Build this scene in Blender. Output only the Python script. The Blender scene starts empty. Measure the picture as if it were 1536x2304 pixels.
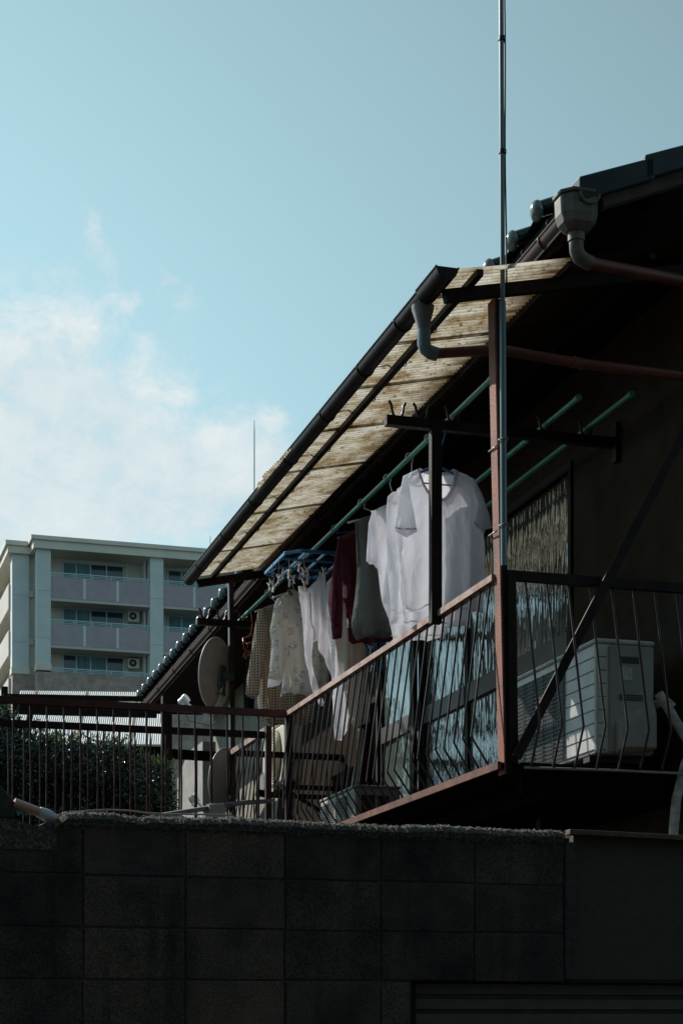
import bpy, math, random
from mathutils import Vector, Matrix
from mathutils import geometry as mg
from mathutils import noise as mn

R = math.radians
scene = bpy.context.scene
C = scene.collection
random.seed(7)

# ------------------------------------------------------------------ camera
cam_d = bpy.data.cameras.new('camera')
cam = bpy.data.objects.new('camera', cam_d)
C.objects.link(cam)
cam.location = (0, 0, 0)
cam.rotation_euler = (R(90), 0, 0)
cam_d.sensor_fit = 'VERTICAL'
cam_d.sensor_height = 36.0
cam_d.sensor_width = 24.0
cam_d.lens = 36.0 * 4000 / 2304
cam_d.shift_y = (2300 - 1152) / 2304.0
cam_d.clip_start = 0.1
cam_d.clip_end = 3000
scene.camera = cam
scene.render.resolution_x = 682
scene.render.resolution_y = 1024

# ------------------------------------------------------------------ light
HA = R(16.3)                                  # heading of the house, balcony and canopy
UX, UY = -math.sin(HA), math.cos(HA)          # u: away along the balcony
VX, VY = math.cos(HA), math.sin(HA)           # v: to the right, into the house
SUN_A, SUN_E = R(57), R(35)
sd = Vector((-VX * math.cos(SUN_A) + UX * math.sin(SUN_A),
             -VY * math.cos(SUN_A) + UY * math.sin(SUN_A), 0)).normalized() * math.cos(SUN_E)
sd.z = math.sin(SUN_E)                        # direction towards the sun
sun_d = bpy.data.lights.new('sun', 'SUN')
sun_d.energy = 5.0
sun_d.angle = R(0.55)
sun_d.color = (1.0, 0.94, 0.87)
sun = bpy.data.objects.new('sun', sun_d)
C.objects.link(sun)
sun.rotation_euler = (-sd).to_track_quat('-Z', 'Y').to_euler()
sun.location = (-6, 6, 12)

world = bpy.data.worlds.new('World')
scene.world = world
world.use_nodes = True
SKY_STRENGTH = 0.1
def build_world():
    nt = world.node_tree
    N = nt.nodes
    L = nt.links
    N.clear()
    out = N.new('ShaderNodeOutputWorld')
    bg = N.new('ShaderNodeBackground')
    bg.inputs['Strength'].default_value = SKY_STRENGTH
    L.new(bg.outputs[0], out.inputs['Surface'])
    sky = N.new('ShaderNodeTexSky')
    sky.sky_type = 'NISHITA'
    sky.sun_disc = False
    sky.sun_elevation = SUN_E
    sky.sun_rotation = math.atan2(sd.x, sd.y)
    sky.air_density = 1.0
    sky.dust_density = 2.0
    sky.ozone_density = 1.0
    tint = N.new('ShaderNodeMix'); tint.data_type = 'RGBA'; tint.blend_type = 'MULTIPLY'
    tint.inputs[0].default_value = 1.0
    L.new(sky.outputs[0], tint.inputs[6])
    tint.inputs[7].default_value = (0.66, 0.83, 0.74, 1)
    # even out the strong horizon glow a little towards a clear pale teal sky
    flat = N.new('ShaderNodeMix'); flat.data_type = 'RGBA'
    flat.inputs[0].default_value = 0.94
    L.new(tint.outputs[2], flat.inputs[6])
    # clouds: density in the direction space of the sky
    tc = N.new('ShaderNodeTexCoord')
    sep = N.new('ShaderNodeSeparateXYZ')
    L.new(tc.outputs['Generated'], sep.inputs[0])
    def M(op, a, b=None, c=None, clamp=False):
        m = N.new('ShaderNodeMath'); m.operation = op; m.use_clamp = clamp
        for i, v in enumerate((a, b, c)):
            if v is None: continue
            if isinstance(v, (int, float)): m.inputs[i].default_value = v
            else: L.new(v, m.inputs[i])
        return m.outputs[0]
    az = M('ARCTAN2', sep.outputs[0], sep.outputs[1])
    el = M('ARCSINE', sep.outputs[2])
    def vmul(col, f):
        v = N.new('ShaderNodeVectorMath'); v.operation = 'SCALE'
        if isinstance(col, tuple): v.inputs[0].default_value = col
        else: L.new(col, v.inputs[0])
        L.new(f, v.inputs['Scale']); return v.outputs[0]
    # pale near the horizon, deepening towards the zenith and away from the sun
    up = N.new('ShaderNodeMapRange'); up.interpolation_type = 'SMOOTHSTEP'
    L.new(el, up.inputs[0]); up.inputs[1].default_value = .0; up.inputs[2].default_value = 1.25
    up.inputs[3].default_value = 1.0; up.inputs[4].default_value = .34
    dt = N.new('ShaderNodeVectorMath'); dt.operation = 'DOT_PRODUCT'
    L.new(tc.outputs['Generated'], dt.inputs[0])
    hs = Vector((sd.x, sd.y, 0)).normalized(); dt.inputs[1].default_value = hs
    tw = N.new('ShaderNodeMapRange'); tw.interpolation_type = 'SMOOTHSTEP'
    L.new(dt.outputs['Value'], tw.inputs[0]); tw.inputs[1].default_value = .28; tw.inputs[2].default_value = .95
    tw.inputs[3].default_value = .55; tw.inputs[4].default_value = 1.18
    grad = M('MULTIPLY', up.outputs[0], tw.outputs[0])
    L.new(vmul((5.6, 8.85, 10.15), grad), flat.inputs[7])
    comb = N.new('ShaderNodeCombineXYZ')
    L.new(az, comb.inputs[0]); L.new(M('MULTIPLY', el, 1.25), comb.inputs[1])
    n1 = N.new('ShaderNodeTexNoise'); n1.inputs['Scale'].default_value = 13.0
    n1.inputs['Detail'].default_value = 9; n1.inputs['Roughness'].default_value = 0.6
    n1.inputs['Distortion'].default_value = 0.35
    L.new(comb.outputs[0], n1.inputs['Vector'])
    n2 = N.new('ShaderNodeTexNoise'); n2.inputs['Scale'].default_value = 42.0
    n2.inputs['Detail'].default_value = 8; n2.inputs['Roughness'].default_value = 0.7
    n2.inputs['Distortion'].default_value = 0.35
    L.new(comb.outputs[0], n2.inputs['Vector'])
    def blob(px, py, rx, ry, w):
        gx, gz = (px - 768) / 4000, (2300 - py) / 4000
        a0 = math.atan(gx); e0 = math.atan(gz / math.hypot(1, gx))
        dx = M('DIVIDE', M('SUBTRACT', az, a0), rx / 4000)
        dy = M('DIVIDE', M('SUBTRACT', el, e0), ry / 4000)
        q = M('ADD', M('MULTIPLY', dx, dx), M('MULTIPLY', dy, dy))
        return M('MULTIPLY', M('EXPONENT', M('MULTIPLY', q, -1.0)), w)
    blobs = [blob(40, 1010, 330, 250, 1.15), blob(180, 900, 160, 150, .35), blob(330, 1110, 260, 110, .85), blob(600, 1080, 190, 120, .95),
             blob(690, 950, 90, 70, .35), blob(385, 640, 60, 45, .42), blob(275, 680, 55, 20, .34),
             blob(210, 530, 35, 55, .38), blob(130, 610, 70, 25, .22), blob(-500, 1100, 500, 300, .9), blob(2300, 1500, 700, 300, .7)]
    s = blobs[0]
    for b in blobs[1:]: s = M('ADD', s, b)
    s = M('MINIMUM', s, 1.15)
    nn = M('ADD', M('MULTIPLY', n1.outputs[0], 0.62), M('MULTIPLY', n2.outputs[0], 0.38))
    d = M('ADD', M('MULTIPLY', s, 0.84), M('MULTIPLY', M('SUBTRACT', nn, 0.5), 3.5))
    mr = N.new('ShaderNodeMapRange'); mr.interpolation_type = 'SMOOTHSTEP'
    L.new(d, mr.inputs[0])
    mr.inputs[1].default_value = 0.12; mr.inputs[2].default_value = 0.86
    mr.inputs[3].default_value = 0.0; mr.inputs[4].default_value = 1.0
    gate = M('MULTIPLY', mr.outputs[0], M('MINIMUM', M('MULTIPLY', s, 2.2), 0.92))
    cc = N.new('ShaderNodeMix'); cc.data_type = 'RGBA'
    L.new(M('MULTIPLY_ADD', nn, 4.5, -1.7, True), cc.inputs[0])
    cc.inputs[6].default_value = (6.0, 7.25, 7.8, 1)
    cc.inputs[7].default_value = (7.9, 8.55, 8.6, 1)
    mix = N.new('ShaderNodeMix'); mix.data_type = 'RGBA'
    L.new(gate, mix.inputs[0]); L.new(flat.outputs[2], mix.inputs[6]); L.new(vmul(cc.outputs[2], M('MINIMUM', M('ADD', tw.outputs[0], .15), 1.0)), mix.inputs[7])
    L.new(mix.outputs[2], bg.inputs['Color'])
build_world()
vs = scene.view_settings
vs.view_transform = 'Standard'
vs.look = 'None'
vs.exposure = 0.0
vs.gamma = 1.0

# ------------------------------------------------------------------ frames
class Frame:
    """x to the right, y away, z up, turned by ang about the vertical; camera height is z = 0"""
    def __init__(self, ox, oy, ang):
        self.ox, self.oy, self.a = ox, oy, ang
        self.c, self.s = math.cos(ang), math.sin(ang)
    def w(self, x, y, z):
        return Vector((self.ox + self.c * x - self.s * y, self.oy + self.s * x + self.c * y, z))
    def on_y(self, px, py, y):
        k = (px - 768) / 4000
        x = (k * (self.oy + self.c * y) - (self.ox - self.s * y)) / (self.c - k * self.s)
        return x, (2300 - py) / 4000 * (self.oy + self.s * x + self.c * y)
    def on_x(self, px, py, x):
        k = (px - 768) / 4000
        y = ((self.ox + self.c * x) - k * (self.oy + self.s * x)) / (self.s + k * self.c)
        return y, (2300 - py) / 4000 * (self.oy + self.s * x + self.c * y)
F = Frame(0.82, 9.2, HA)
FW = Frame(0, 0, 0)

# ------------------------------------------------------------------ materials
MATS = {}
def nodes_of(name):
    m = bpy.data.materials.new(name); m.use_nodes = True
    nt = m.node_tree
    b = nt.nodes['Principled BSDF']
    return m, nt, b
def mat(name, col, rough=0.6, metal=0.0, col2=None, scale=8.0, detail=6, lo=0.4, hi=0.62, bump=0.0, bscale=None,
        stretch=(1, 1, 1), spec=0.5, col3=None, scale3=2.0):
    m, nt, b = nodes_of(name)
    N, L = nt.nodes, nt.links
    b.inputs['Roughness'].default_value = rough
    b.inputs['Metallic'].default_value = metal
    b.inputs['Specular IOR Level'].default_value = spec
    tc = N.new('ShaderNodeTexCoord')
    mp = N.new('ShaderNodeMapping'); mp.inputs['Scale'].default_value = stretch
    L.new(tc.outputs['Object'], mp.inputs[0])
    if col2:
        n = N.new('ShaderNodeTexNoise'); n.inputs['Scale'].default_value = scale
        n.inputs['Detail'].default_value = detail; n.inputs['Roughness'].default_value = 0.6
        L.new(mp.outputs[0], n.inputs['Vector'])
        r = N.new('ShaderNodeValToRGB')
        r.color_ramp.elements[0].position = lo; r.color_ramp.elements[0].color = (*col, 1)
        r.color_ramp.elements[1].position = hi; r.color_ramp.elements[1].color = (*col2, 1)
        L.new(n.outputs[0], r.inputs[0])
        src = r.outputs[0]
        if col3:
            n3 = N.new('ShaderNodeTexNoise'); n3.inputs['Scale'].default_value = scale3
            n3.inputs['Detail'].default_value = 5
            L.new(mp.outputs[0], n3.inputs['Vector'])
            r3 = N.new('ShaderNodeMapRange'); r3.inputs[1].default_value = .5; r3.inputs[2].default_value = .66
            L.new(n3.outputs[0], r3.inputs[0])
            mx = N.new('ShaderNodeMix'); mx.data_type = 'RGBA'
            L.new(r3.outputs[0], mx.inputs[0]); L.new(src, mx.inputs[6]); mx.inputs[7].default_value = (*col3, 1)
            src = mx.outputs[2]
        L.new(src, b.inputs['Base Color'])
    else:
        b.inputs['Base Color'].default_value = (*col, 1)
    if bump:
        nb = N.new('ShaderNodeTexNoise'); nb.inputs['Scale'].default_value = bscale or scale * 4
        nb.inputs['Detail'].default_value = 5
        L.new(mp.outputs[0], nb.inputs['Vector'])
        bp = N.new('ShaderNodeBump'); bp.inputs['Strength'].default_value = bump; bp.inputs['Distance'].default_value = 0.01
        L.new(nb.outputs[0], bp.inputs['Height']); L.new(bp.outputs[0], b.inputs['Normal'])
    MATS[name] = m
    return m

def cloth(name, col, trans=0.35, col2=None, kind='plain', weave=420):
    m = bpy.data.materials.new(name); m.use_nodes = True
    nt = m.node_tree; N, L = nt.nodes, nt.links
    N.clear()
    out = N.new('ShaderNodeOutputMaterial')
    d = N.new('ShaderNodeBsdfPrincipled'); d.inputs['Roughness'].default_value = 0.95
    d.inputs['Specular IOR Level'].default_value = 0.1
    d.inputs['Sheen Weight'].default_value = 0.15
    t = N.new('ShaderNodeBsdfTranslucent')
    mx = N.new('ShaderNodeMixShader'); mx.inputs[0].default_value = trans
    L.new(d.outputs[0], mx.inputs[1]); L.new(t.outputs[0], mx.inputs[2]); L.new(mx.outputs[0], out.inputs[0])
    tc = N.new('ShaderNodeTexCoord')
    n = N.new('ShaderNodeTexNoise'); n.inputs['Scale'].default_value = 5 if kind == 'plain' else 30
    n.inputs['Detail'].default_value = 5
    L.new(tc.outputs['Object'], n.inputs['Vector'])
    mc = N.new('ShaderNodeMix'); mc.data_type = 'RGBA'
    mc.inputs[6].default_value = (*col, 1)
    mc.inputs[7].default_value = (*(col2 or tuple(c * 0.88 for c in col)), 1)
    src = None
    def MM(op, a, b_):
        q = N.new('ShaderNodeMath'); q.operation = op
        for i, v in enumerate((a, b_)):
            if v is None: continue
            if isinstance(v, (int, float)): q.inputs[i].default_value = v
            else: L.new(v, q.inputs[i])
        return q.outputs[0]
    if kind == 'plain':
        L.new(n.outputs[0], mc.inputs[0]); src = mc.outputs[2]
    elif kind == 'check':
        wob = N.new('ShaderNodeMix'); wob.data_type = 'RGBA'; wob.blend_type = 'ADD'; wob.inputs[0].default_value = 0.012
        n.inputs['Scale'].default_value = 6
        L.new(tc.outputs['Object'], wob.inputs[6]); L.new(n.outputs['Color'], wob.inputs[7])
        sp = N.new('ShaderNodeSeparateXYZ'); L.new(wob.outputs[2], sp.inputs[0])
        a = MM('LESS_THAN', MM('FRACT', MM('MULTIPLY', sp.outputs[0], 50.0), None), 0.31)
        c = MM('LESS_THAN', MM('FRACT', MM('MULTIPLY', sp.outputs[2], 46.0), None), 0.31)
        L.new(MM('MINIMUM', MM('ADD', MM('MULTIPLY', a, .62), MM('MULTIPLY', c, .62)), 1.0), mc.inputs[0]); src = mc.outputs[2]
    elif kind == 'floral':
        v = N.new('ShaderNodeTexVoronoi'); v.inputs['Scale'].default_value = 13
        L.new(tc.outputs['Object'], v.inputs['Vector'])
        n.inputs['Scale'].default_value = 60
        f = MM('MULTIPLY', MM('LESS_THAN', v.outputs['Distance'], 0.40), MM('GREATER_THAN', n.outputs[0], 0.50))
        hue = N.new('ShaderNodeMix'); hue.data_type = 'RGBA'
        sp = N.new('ShaderNodeSeparateColor'); L.new(v.outputs['Color'], sp.inputs[0])
        L.new(MM('GREATER_THAN', sp.outputs[0], 0.68), hue.inputs[0])
        hue.inputs[6].default_value = (.34, .38, .42, 1); hue.inputs[7].default_value = (.58, .46, .30, 1)
        L.new(hue.outputs[2], mc.inputs[7]); L.new(f, mc.inputs[0]); src = mc.outputs[2]
    elif kind == 'knit':
        n.inputs['Scale'].default_value = 260; L.new(n.outputs[0], mc.inputs[0]); src = mc.outputs[2]
    L.new(src, d.inputs['Base Color']); L.new(src, t.inputs['Color'])
    nb = N.new('ShaderNodeTexNoise'); nb.inputs['Scale'].default_value = weave
    nb2 = N.new('ShaderNodeTexNoise'); nb2.inputs['Scale'].default_value = 7.5; nb2.inputs['Detail'].default_value = 2.5
    mp = N.new('ShaderNodeMapping'); mp.inputs['Scale'].default_value = (2.2, 1, .55)
    L.new(tc.outputs['Object'], nb.inputs['Vector']); L.new(tc.outputs['Object'], mp.inputs[0]); L.new(mp.outputs[0], nb2.inputs['Vector'])
    b1 = N.new('ShaderNodeBump'); b1.inputs['Strength'].default_value = 0.65; b1.inputs['Distance'].default_value = 0.035
    L.new(nb2.outputs[0], b1.inputs['Height'])
    b2 = N.new('ShaderNodeBump'); b2.inputs['Strength'].default_value = 0.25; b2.inputs['Distance'].default_value = 0.002
    L.new(nb.outputs[0], b2.inputs['Height']); L.new(b1.outputs[0], b2.inputs['Normal'])
    L.new(b2.outputs[0], d.inputs['Normal']); L.new(b1.outputs[0], t.inputs['Normal'])
    MATS[name] = m
    return m

mat('dark_steel', (.010, .007, .0065), .6, 0, (.026, .013, .011), 9, bump=.3, bscale=60, spec=.2)
mat('rust_paint', (.22, .056, .024), .7, 0, (.29, .10, .052), 14, lo=.42, hi=.64, bump=.4, bscale=90, col3=(.10, .040, .030), scale3=7)
mat('shadowed_edge_paint', (.11, .030, .016), .8, 0, (.18, .062, .036), 8, lo=.45, hi=.65, bump=.4, bscale=90, col3=(.030, .016, .012), scale3=9)  # rust paint darkened, dark patches standing for the shadows across the edge
mat('rust_rail', (.34, .225, .18), .55, 0, (.24, .10, .07), 11, lo=.45, hi=.6, bump=.3, bscale=70, col3=(.45, .30, .24), scale3=5)
mat('maroon_paint', (.075, .014, .013), .45, 0, (.030, .010, .010), 12, bump=.3, bscale=70)
mat('baluster_paint', (.028, .014, .013), .35, 0, (.09, .035, .028), 16, lo=.5, hi=.7, bump=.2, bscale=80)
mat('gutter_dark', (.014, .008, .009), .5, 0, (.030, .018, .016), 5, bump=.15, spec=.25)
mat('gutter_red', (.095, .030, .021), .5, 0, (.055, .019, .014), 5)
mat('pipe_red', (.16, .046, .028), .5, 0, (.10, .030, .020), 5)
mat('pvc_grey', (.15, .138, .11), .55, 0, (.085, .078, .062), 7, bump=.1)
mat('pvc_pale', (.22, .19, .18), .5, 0, (.10, .13, .14), 4, lo=.45, hi=.55)
mat('mast_metal', (.17, .235, .25), .34, .25, (.12, .175, .19), 7, stretch=(1, 1, .2))
mat('wire', (.32, .25, .21), .4, .6)
mat('cable_dark', (.015, .015, .015), .5)
mat('green_pole', (.028, .20, .135), .34, 0, (.05, .27, .19), 10, stretch=(1, .3, 1))
mat('blue_plastic', (.012, .19, .42), .32, 0, (.01, .15, .34), 6)
mat('pale_plastic', (.42, .54, .50), .35)
mat('white_plastic', (.62, .58, .57), .4, 0, (.48, .42, .42), 20)
mat('peg_plastic', (.88, .86, .86), .35, 0, (.80, .60, .56), 14)
mat('red_plastic', (.30, .045, .03), .25)
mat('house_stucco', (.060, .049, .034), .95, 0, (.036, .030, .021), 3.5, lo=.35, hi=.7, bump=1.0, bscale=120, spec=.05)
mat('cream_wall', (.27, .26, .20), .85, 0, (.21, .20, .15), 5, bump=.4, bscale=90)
mat('concrete', (.34, .33, .30), .9, 0, (.22, .22, .20), 5, bump=.6, bscale=70)
mat('dark_wood', (.010, .008, .006), .8, 0, (.020, .014, .010), 8, spec=.03, stretch=(1, 1, 6), bump=.4, bscale=50)
mat('shade_black', (.0045, .004, .0035), .95, 0, (.008, .007, .006), 9, spec=.02)  # near black: the shade beneath the balcony put into the colour
mat('dark_brown', (.030, .020, .014), .9, 0, (.020, .014, .010), 6, spec=.02)
mat('soffit', (.011, .009, .008), .85, 0, (.019, .015, .012), 6, bump=.3, spec=.15)
mat('plaster_board', (.105, .09, .075), .9, 0, (.075, .066, .055), 14, bump=.8, bscale=110)
mat('tile', (.012, .026, .029), .25, 0, (.020, .036, .040), 9, spec=.5)
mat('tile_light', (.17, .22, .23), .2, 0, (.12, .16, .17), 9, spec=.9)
mat('frame_bronze', (.06, .038, .027), .45, .2, (.060, .036, .026), 8)
mat('frame_dark', (.009, .007, .006), .6, spec=.2)
mat('ac_white', (.52, .50, .48), .42, 0, (.44, .42, .40), 7, bump=.05)
mat('ac_cream', (.60, .54, .42), .45, 0, (.50, .45, .34), 7)
mat('ac_side', (.28, .265, .25), .45, 0, (.24, .225, .21), 9)
mat('ac_dark', (.012, .012, .012), .5)
mat('sticker', (.42, .44, .44), .5, 0, (.30, .31, .31), 55, lo=.5, hi=.54)
mat('hose_wrap', (.50, .48, .44), .8, 0, (.28, .25, .21), 18, bump=.8, bscale=60)
mat('dish_back', (.46, .44, .44), .55, 0, (.38, .36, .36), 6)
mat('dish_front', (.55, .58, .58), .5)
mat('bracket_metal', (.14, .20, .20), .4, .5, (.09, .13, .13), 30)
mat('lnb_white', (.62, .70, .70), .4)
mat('asphalt', (.05, .05, .05), .9, 0, (.035, .035, .036), 30, bump=.6, bscale=120)
mat('soil', (.035, .030, .022), .95, 0, (.05, .045, .03), 4, bump=.5, spec=.05)
mat('wall_cap', (.050, .048, .044), .95, 0, (.20, .175, .145), 75, lo=.46, hi=.70, bump=1.0, bscale=140)
mat('grit', (.58, .54, .48), .85, 0, (.20, .18, .155), 50)
mat('panel_olive', (.062, .056, .038), .85, 0, (.050, .046, .032), 40, bump=.3, bscale=200)
mat('shutter', (.090, .080, .058), .6, .1, (.070, .062, .048), 12)
mat('trim_brown', (.10, .075, .050), .7, 0, (.06, .045, .03), 18)
mat('mortar', (.060, .058, .055), .95, 0, (.036, .035, .034), 25, bump=.7)
mat('pink_pipe', (.52, .30, .24), .4, 0, (.42, .22, .17), 8)
mat('white_socket', (.58, .62, .66), .4, 0, (.42, .46, .50), 12)
mat('green_scrap', (.10, .32, .26), .5)
mat('plank', (.20, .17, .18), .75, 0, (.11, .09, .09), 7, stretch=(.4, 8, 8), bump=.5, bscale=30)
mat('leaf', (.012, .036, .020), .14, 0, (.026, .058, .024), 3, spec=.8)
mat('leaf_new', (.13, .17, .03), .35)
mat('bark', (.05, .035, .025), .9, 0, (.08, .06, .04), 9, bump=.6)
mat('shed_sheet', (.82, .82, .80), .6, 0, (.72, .72, .70), 1.2, bump=.02)
mat('rust_seam', (.30, .12, .055), .8, 0, (.42, .22, .12), 20)
mat('ap_pillar', (.70, .76, .75), .85, 0, (.64, .70, .695), .9, bump=.5, bscale=4)
mat('ap_cream', (.80, .77, .67), .85, 0, (.73, .70, .61), .6)
mat('ap_wall', (.78, .70, .58), .85, 0, (.70, .63, .52), .5)
mat('ap_soffit', (.58, .57, .53), .9)
mat('ap_panel', (.47, .405, .44), .8, 0, (.42, .365, .40), 1.5)
mat('ap_brown', (.34, .26, .225), .9, 0, (.50, .40, .355), 2.2, lo=.38, hi=.62)
mat('ap_rail', (.42, .55, .58), .4, .3)
mat('ap_glass', (.018, .050, .060), .08, 0, (.025, .07, .08), .3, spec=.8)
mat('ap_curtain', (.16, .30, .31), .7, 0, (.11, .22, .23), 2.5, stretch=(4, 4, .1))
mat('ap_side', (.64, .60, .55), .85, 0, (.58, .54, .50), .5)
mat('yellow_cloth', (.70, .52, .20), .8)

cloth('cotton_white', (.88, .89, .94), .56)
cloth('cotton_white_thin', (.93, .92, .95), .60)
cloth('cotton_trim', (.80, .75, .78), .45)
cloth('cotton_cream', (.62, .58, .52), .35)
cloth('maroon_fleece', (.20, .050, .085), .3, (.15, .038, .066))
cloth('grey_knit', (.19, .205, .195), .18, (.12, .13, .125), 'knit')
cloth('check_flannel', (.60, .53, .42), .38, (.045, .045, .055), 'check')
cloth('floral_cotton', (.70, .69, .66), .42, None, 'floral')
cloth('black_cloth', (.010, .010, .012), .05)
cloth('blue_cloth', (.30, .42, .52), .3)
cloth('brown_cloth', (.24, .16, .11), .2)

def sheer(name, src, amount):
    m = MATS[src].copy(); m.name = name
    nt = m.node_tree
    out = next(n for n in nt.nodes if n.type == 'OUTPUT_MATERIAL')
    tr = nt.nodes.new('ShaderNodeBsdfTransparent'); mx = nt.nodes.new('ShaderNodeMixShader')
    mx.inputs[0].default_value = amount
    nt.links.new(out.inputs[0].links[0].from_socket, mx.inputs[1]); nt.links.new(tr.outputs[0], mx.inputs[2])
    nt.links.new(mx.outputs[0], out.inputs[0])
    MATS[name] = m
sheer('cotton_sheer', 'cotton_white', .28)

def canopy_mat(name, scale_dark=1.0):
    m = bpy.data.materials.new(name); m.use_nodes = True
    nt = m.node_tree; N, L = nt.nodes, nt.links
    N.clear()
    out = N.new('ShaderNodeOutputMaterial')
    d = N.new('ShaderNodeBsdfPrincipled'); d.inputs['Roughness'].default_value = .6
    t = N.new('ShaderNodeBsdfTranslucent')
    mx = N.new('ShaderNodeMixShader'); mx.inputs[0].default_value = .62
    L.new(d.outputs[0], mx.inputs[1]); L.new(t.outputs[0], mx.inputs[2]); L.new(mx.outputs[0], out.inputs[0])
    tc = N.new('ShaderNodeTexCoord')
    sp = N.new('ShaderNodeSeparateXYZ'); L.new(tc.outputs['Object'], sp.inputs[0])
    mp = N.new('ShaderNodeMapping'); mp.inputs['Scale'].default_value = (1, 1.15, 1)
    L.new(tc.outputs['Object'], mp.inputs[0])
    n = N.new('ShaderNodeTexNoise'); n.inputs['Scale'].default_value = 5; n.inputs['Detail'].default_value = 12
    n.inputs['Roughness'].default_value = .68
    L.new(mp.outputs[0], n.inputs['Vector'])
    r = N.new('ShaderNodeValToRGB')
    e = r.color_ramp.elements
    e[0].position = .37; e[0].color = (.20 * scale_dark, .135 * scale_dark, .055 * scale_dark, 1)
    e[1].position = .60; e[1].color = (.57 * scale_dark, .545 * scale_dark, .475 * scale_dark, 1)
    k = e.new(.49); k.color = (.42 * scale_dark, .375 * scale_dark, .285 * scale_dark, 1)
    L.new(n.outputs[0], r.inputs[0])
    # dirt flecks lying in the valleys
    n2 = N.new('ShaderNodeTexNoise'); n2.inputs['Scale'].default_value = 40; n2.inputs['Detail'].default_value = 4
    mp2 = N.new('ShaderNodeMapping'); mp2.inputs['Scale'].default_value = (.9, 1.3, 1)
    L.new(tc.outputs['Object'], mp2.inputs[0]); L.new(mp2.outputs[0], n2.inputs['Vector'])
    fl = N.new('ShaderNodeMapRange'); L.new(n2.outputs[0], fl.inputs[0])
    fl.inputs[1].default_value = .60; fl.inputs[2].default_value = .70
    m2 = N.new('ShaderNodeMix'); m2.data_type = 'RGBA'
    # valley dirt that also paints in the shading of the corrugation
    def MX(op, a, b=None, c=None):
        q = N.new('ShaderNodeMath'); q.operation = op
        for i, v in enumerate((a, b, c)):
            if v is None: continue
            if isinstance(v, (int, float)): q.inputs[i].default_value = v
            else: L.new(v, q.inputs[i])
        return q.outputs[0]
    wv = MX('SINE', MX('MULTIPLY', MX('ADD', sp.outputs[1], 3.0), 2 * math.pi / .045))
    wv = MX('MULTIPLY_ADD', wv, -.5, .5)
    dn = N.new('ShaderNodeTexNoise'); dn.inputs['Scale'].default_value = 6; dn.inputs['Detail'].default_value = 6
    mpd = N.new('ShaderNodeMapping'); mpd.inputs['Scale'].default_value = (3.0, 4.0, 1)
    L.new(tc.outputs['Object'], mpd.inputs[0]); L.new(mpd.outputs[0], dn.inputs['Vector'])
    dv = N.new('ShaderNodeMapRange'); L.new(dn.outputs[0], dv.inputs[0]); dv.inputs[1].default_value = .36; dv.inputs[2].default_value = .62
    dv.inputs[3].default_value = .5; dv.inputs[4].default_value = 1.0
    valley_dirt_shade = MX('MINIMUM', MX('MULTIPLY', MX('POWER', wv, 3.0), MX('MULTIPLY', dv.outputs[0], .62)), .9)
    m1 = N.new('ShaderNodeMix'); m1.data_type = 'RGBA'
    L.new(valley_dirt_shade, m1.inputs[0]); L.new(r.outputs[0], m1.inputs[6]); m1.inputs[7].default_value = (.10, .075, .045, 1)
    L.new(fl.outputs[0], m2.inputs[0]); L.new(m1.outputs[2], m2.inputs[6]); m2.inputs[7].default_value = (.07, .05, .03, 1)
    # old grime band along the upper purlin (object x is distance from the gutter)
    n3 = N.new('ShaderNodeTexNoise'); n3.inputs['Scale'].default_value = 7; n3.inputs['Detail'].default_value = 7
    mp3 = N.new('ShaderNodeMapping'); mp3.inputs['Scale'].default_value = (.6, 4.0, 1)
    L.new(tc.outputs['Object'], mp3.inputs[0]); L.new(mp3.outputs[0], n3.inputs['Vector'])
    ad = N.new('ShaderNodeMath'); ad.operation = 'MULTIPLY_ADD'
    L.new(n3.outputs[0], ad.inputs[0]); ad.inputs[1].default_value = .30; L.new(sp.outputs[0], ad.inputs[2])
    gr = N.new('ShaderNodeMapRange'); L.new(ad.outputs[0], gr.inputs[0])
    gr.inputs[1].default_value = .735; gr.inputs[2].default_value = .92
    m3 = N.new('ShaderNodeMix'); m3.data_type = 'RGBA'
    L.new(gr.outputs[0], m3.inputs[0]); L.new(m2.outputs[2], m3.inputs[6]); m3.inputs[7].default_value = (.055, .034, .015, 1)
    L.new(m3.outputs[2], d.inputs['Base Color']); L.new(m3.outputs[2], t.inputs['Color'])
    MATS[name] = m
canopy_mat('canopy_sheet')
canopy_mat('canopy_seam', .8)

def ripple_glass():
    m, nt, b = nodes_of('ripple_glass'); N, L = nt.nodes, nt.links
    b.inputs['Base Color'].default_value = (.085, .11, .097, 1)
    b.inputs['IOR'].default_value = 1.95
    b.inputs['Roughness'].default_value = .03
    b.inputs['Specular IOR Level'].default_value = .9
    tc = N.new('ShaderNodeTexCoord')
    mp = N.new('ShaderNodeMapping'); mp.inputs['Scale'].default_value = (1, 9, 1.5)
    L.new(tc.outputs['Object'], mp.inputs[0])
    n = N.new('ShaderNodeTexNoise'); n.inputs['Scale'].default_value = 2.4; n.inputs['Detail'].default_value = 1.6
    L.new(mp.outputs[0], n.inputs['Vector'])
    bp = N.new('ShaderNodeBump'); bp.inputs['Strength'].default_value = .62; bp.inputs['Distance'].default_value = .010
    L.new(n.outputs[0], bp.inputs['Height']); L.new(bp.outputs[0], b.inputs['Normal'])
    MATS['ripple_glass'] = m
ripple_glass()

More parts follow.
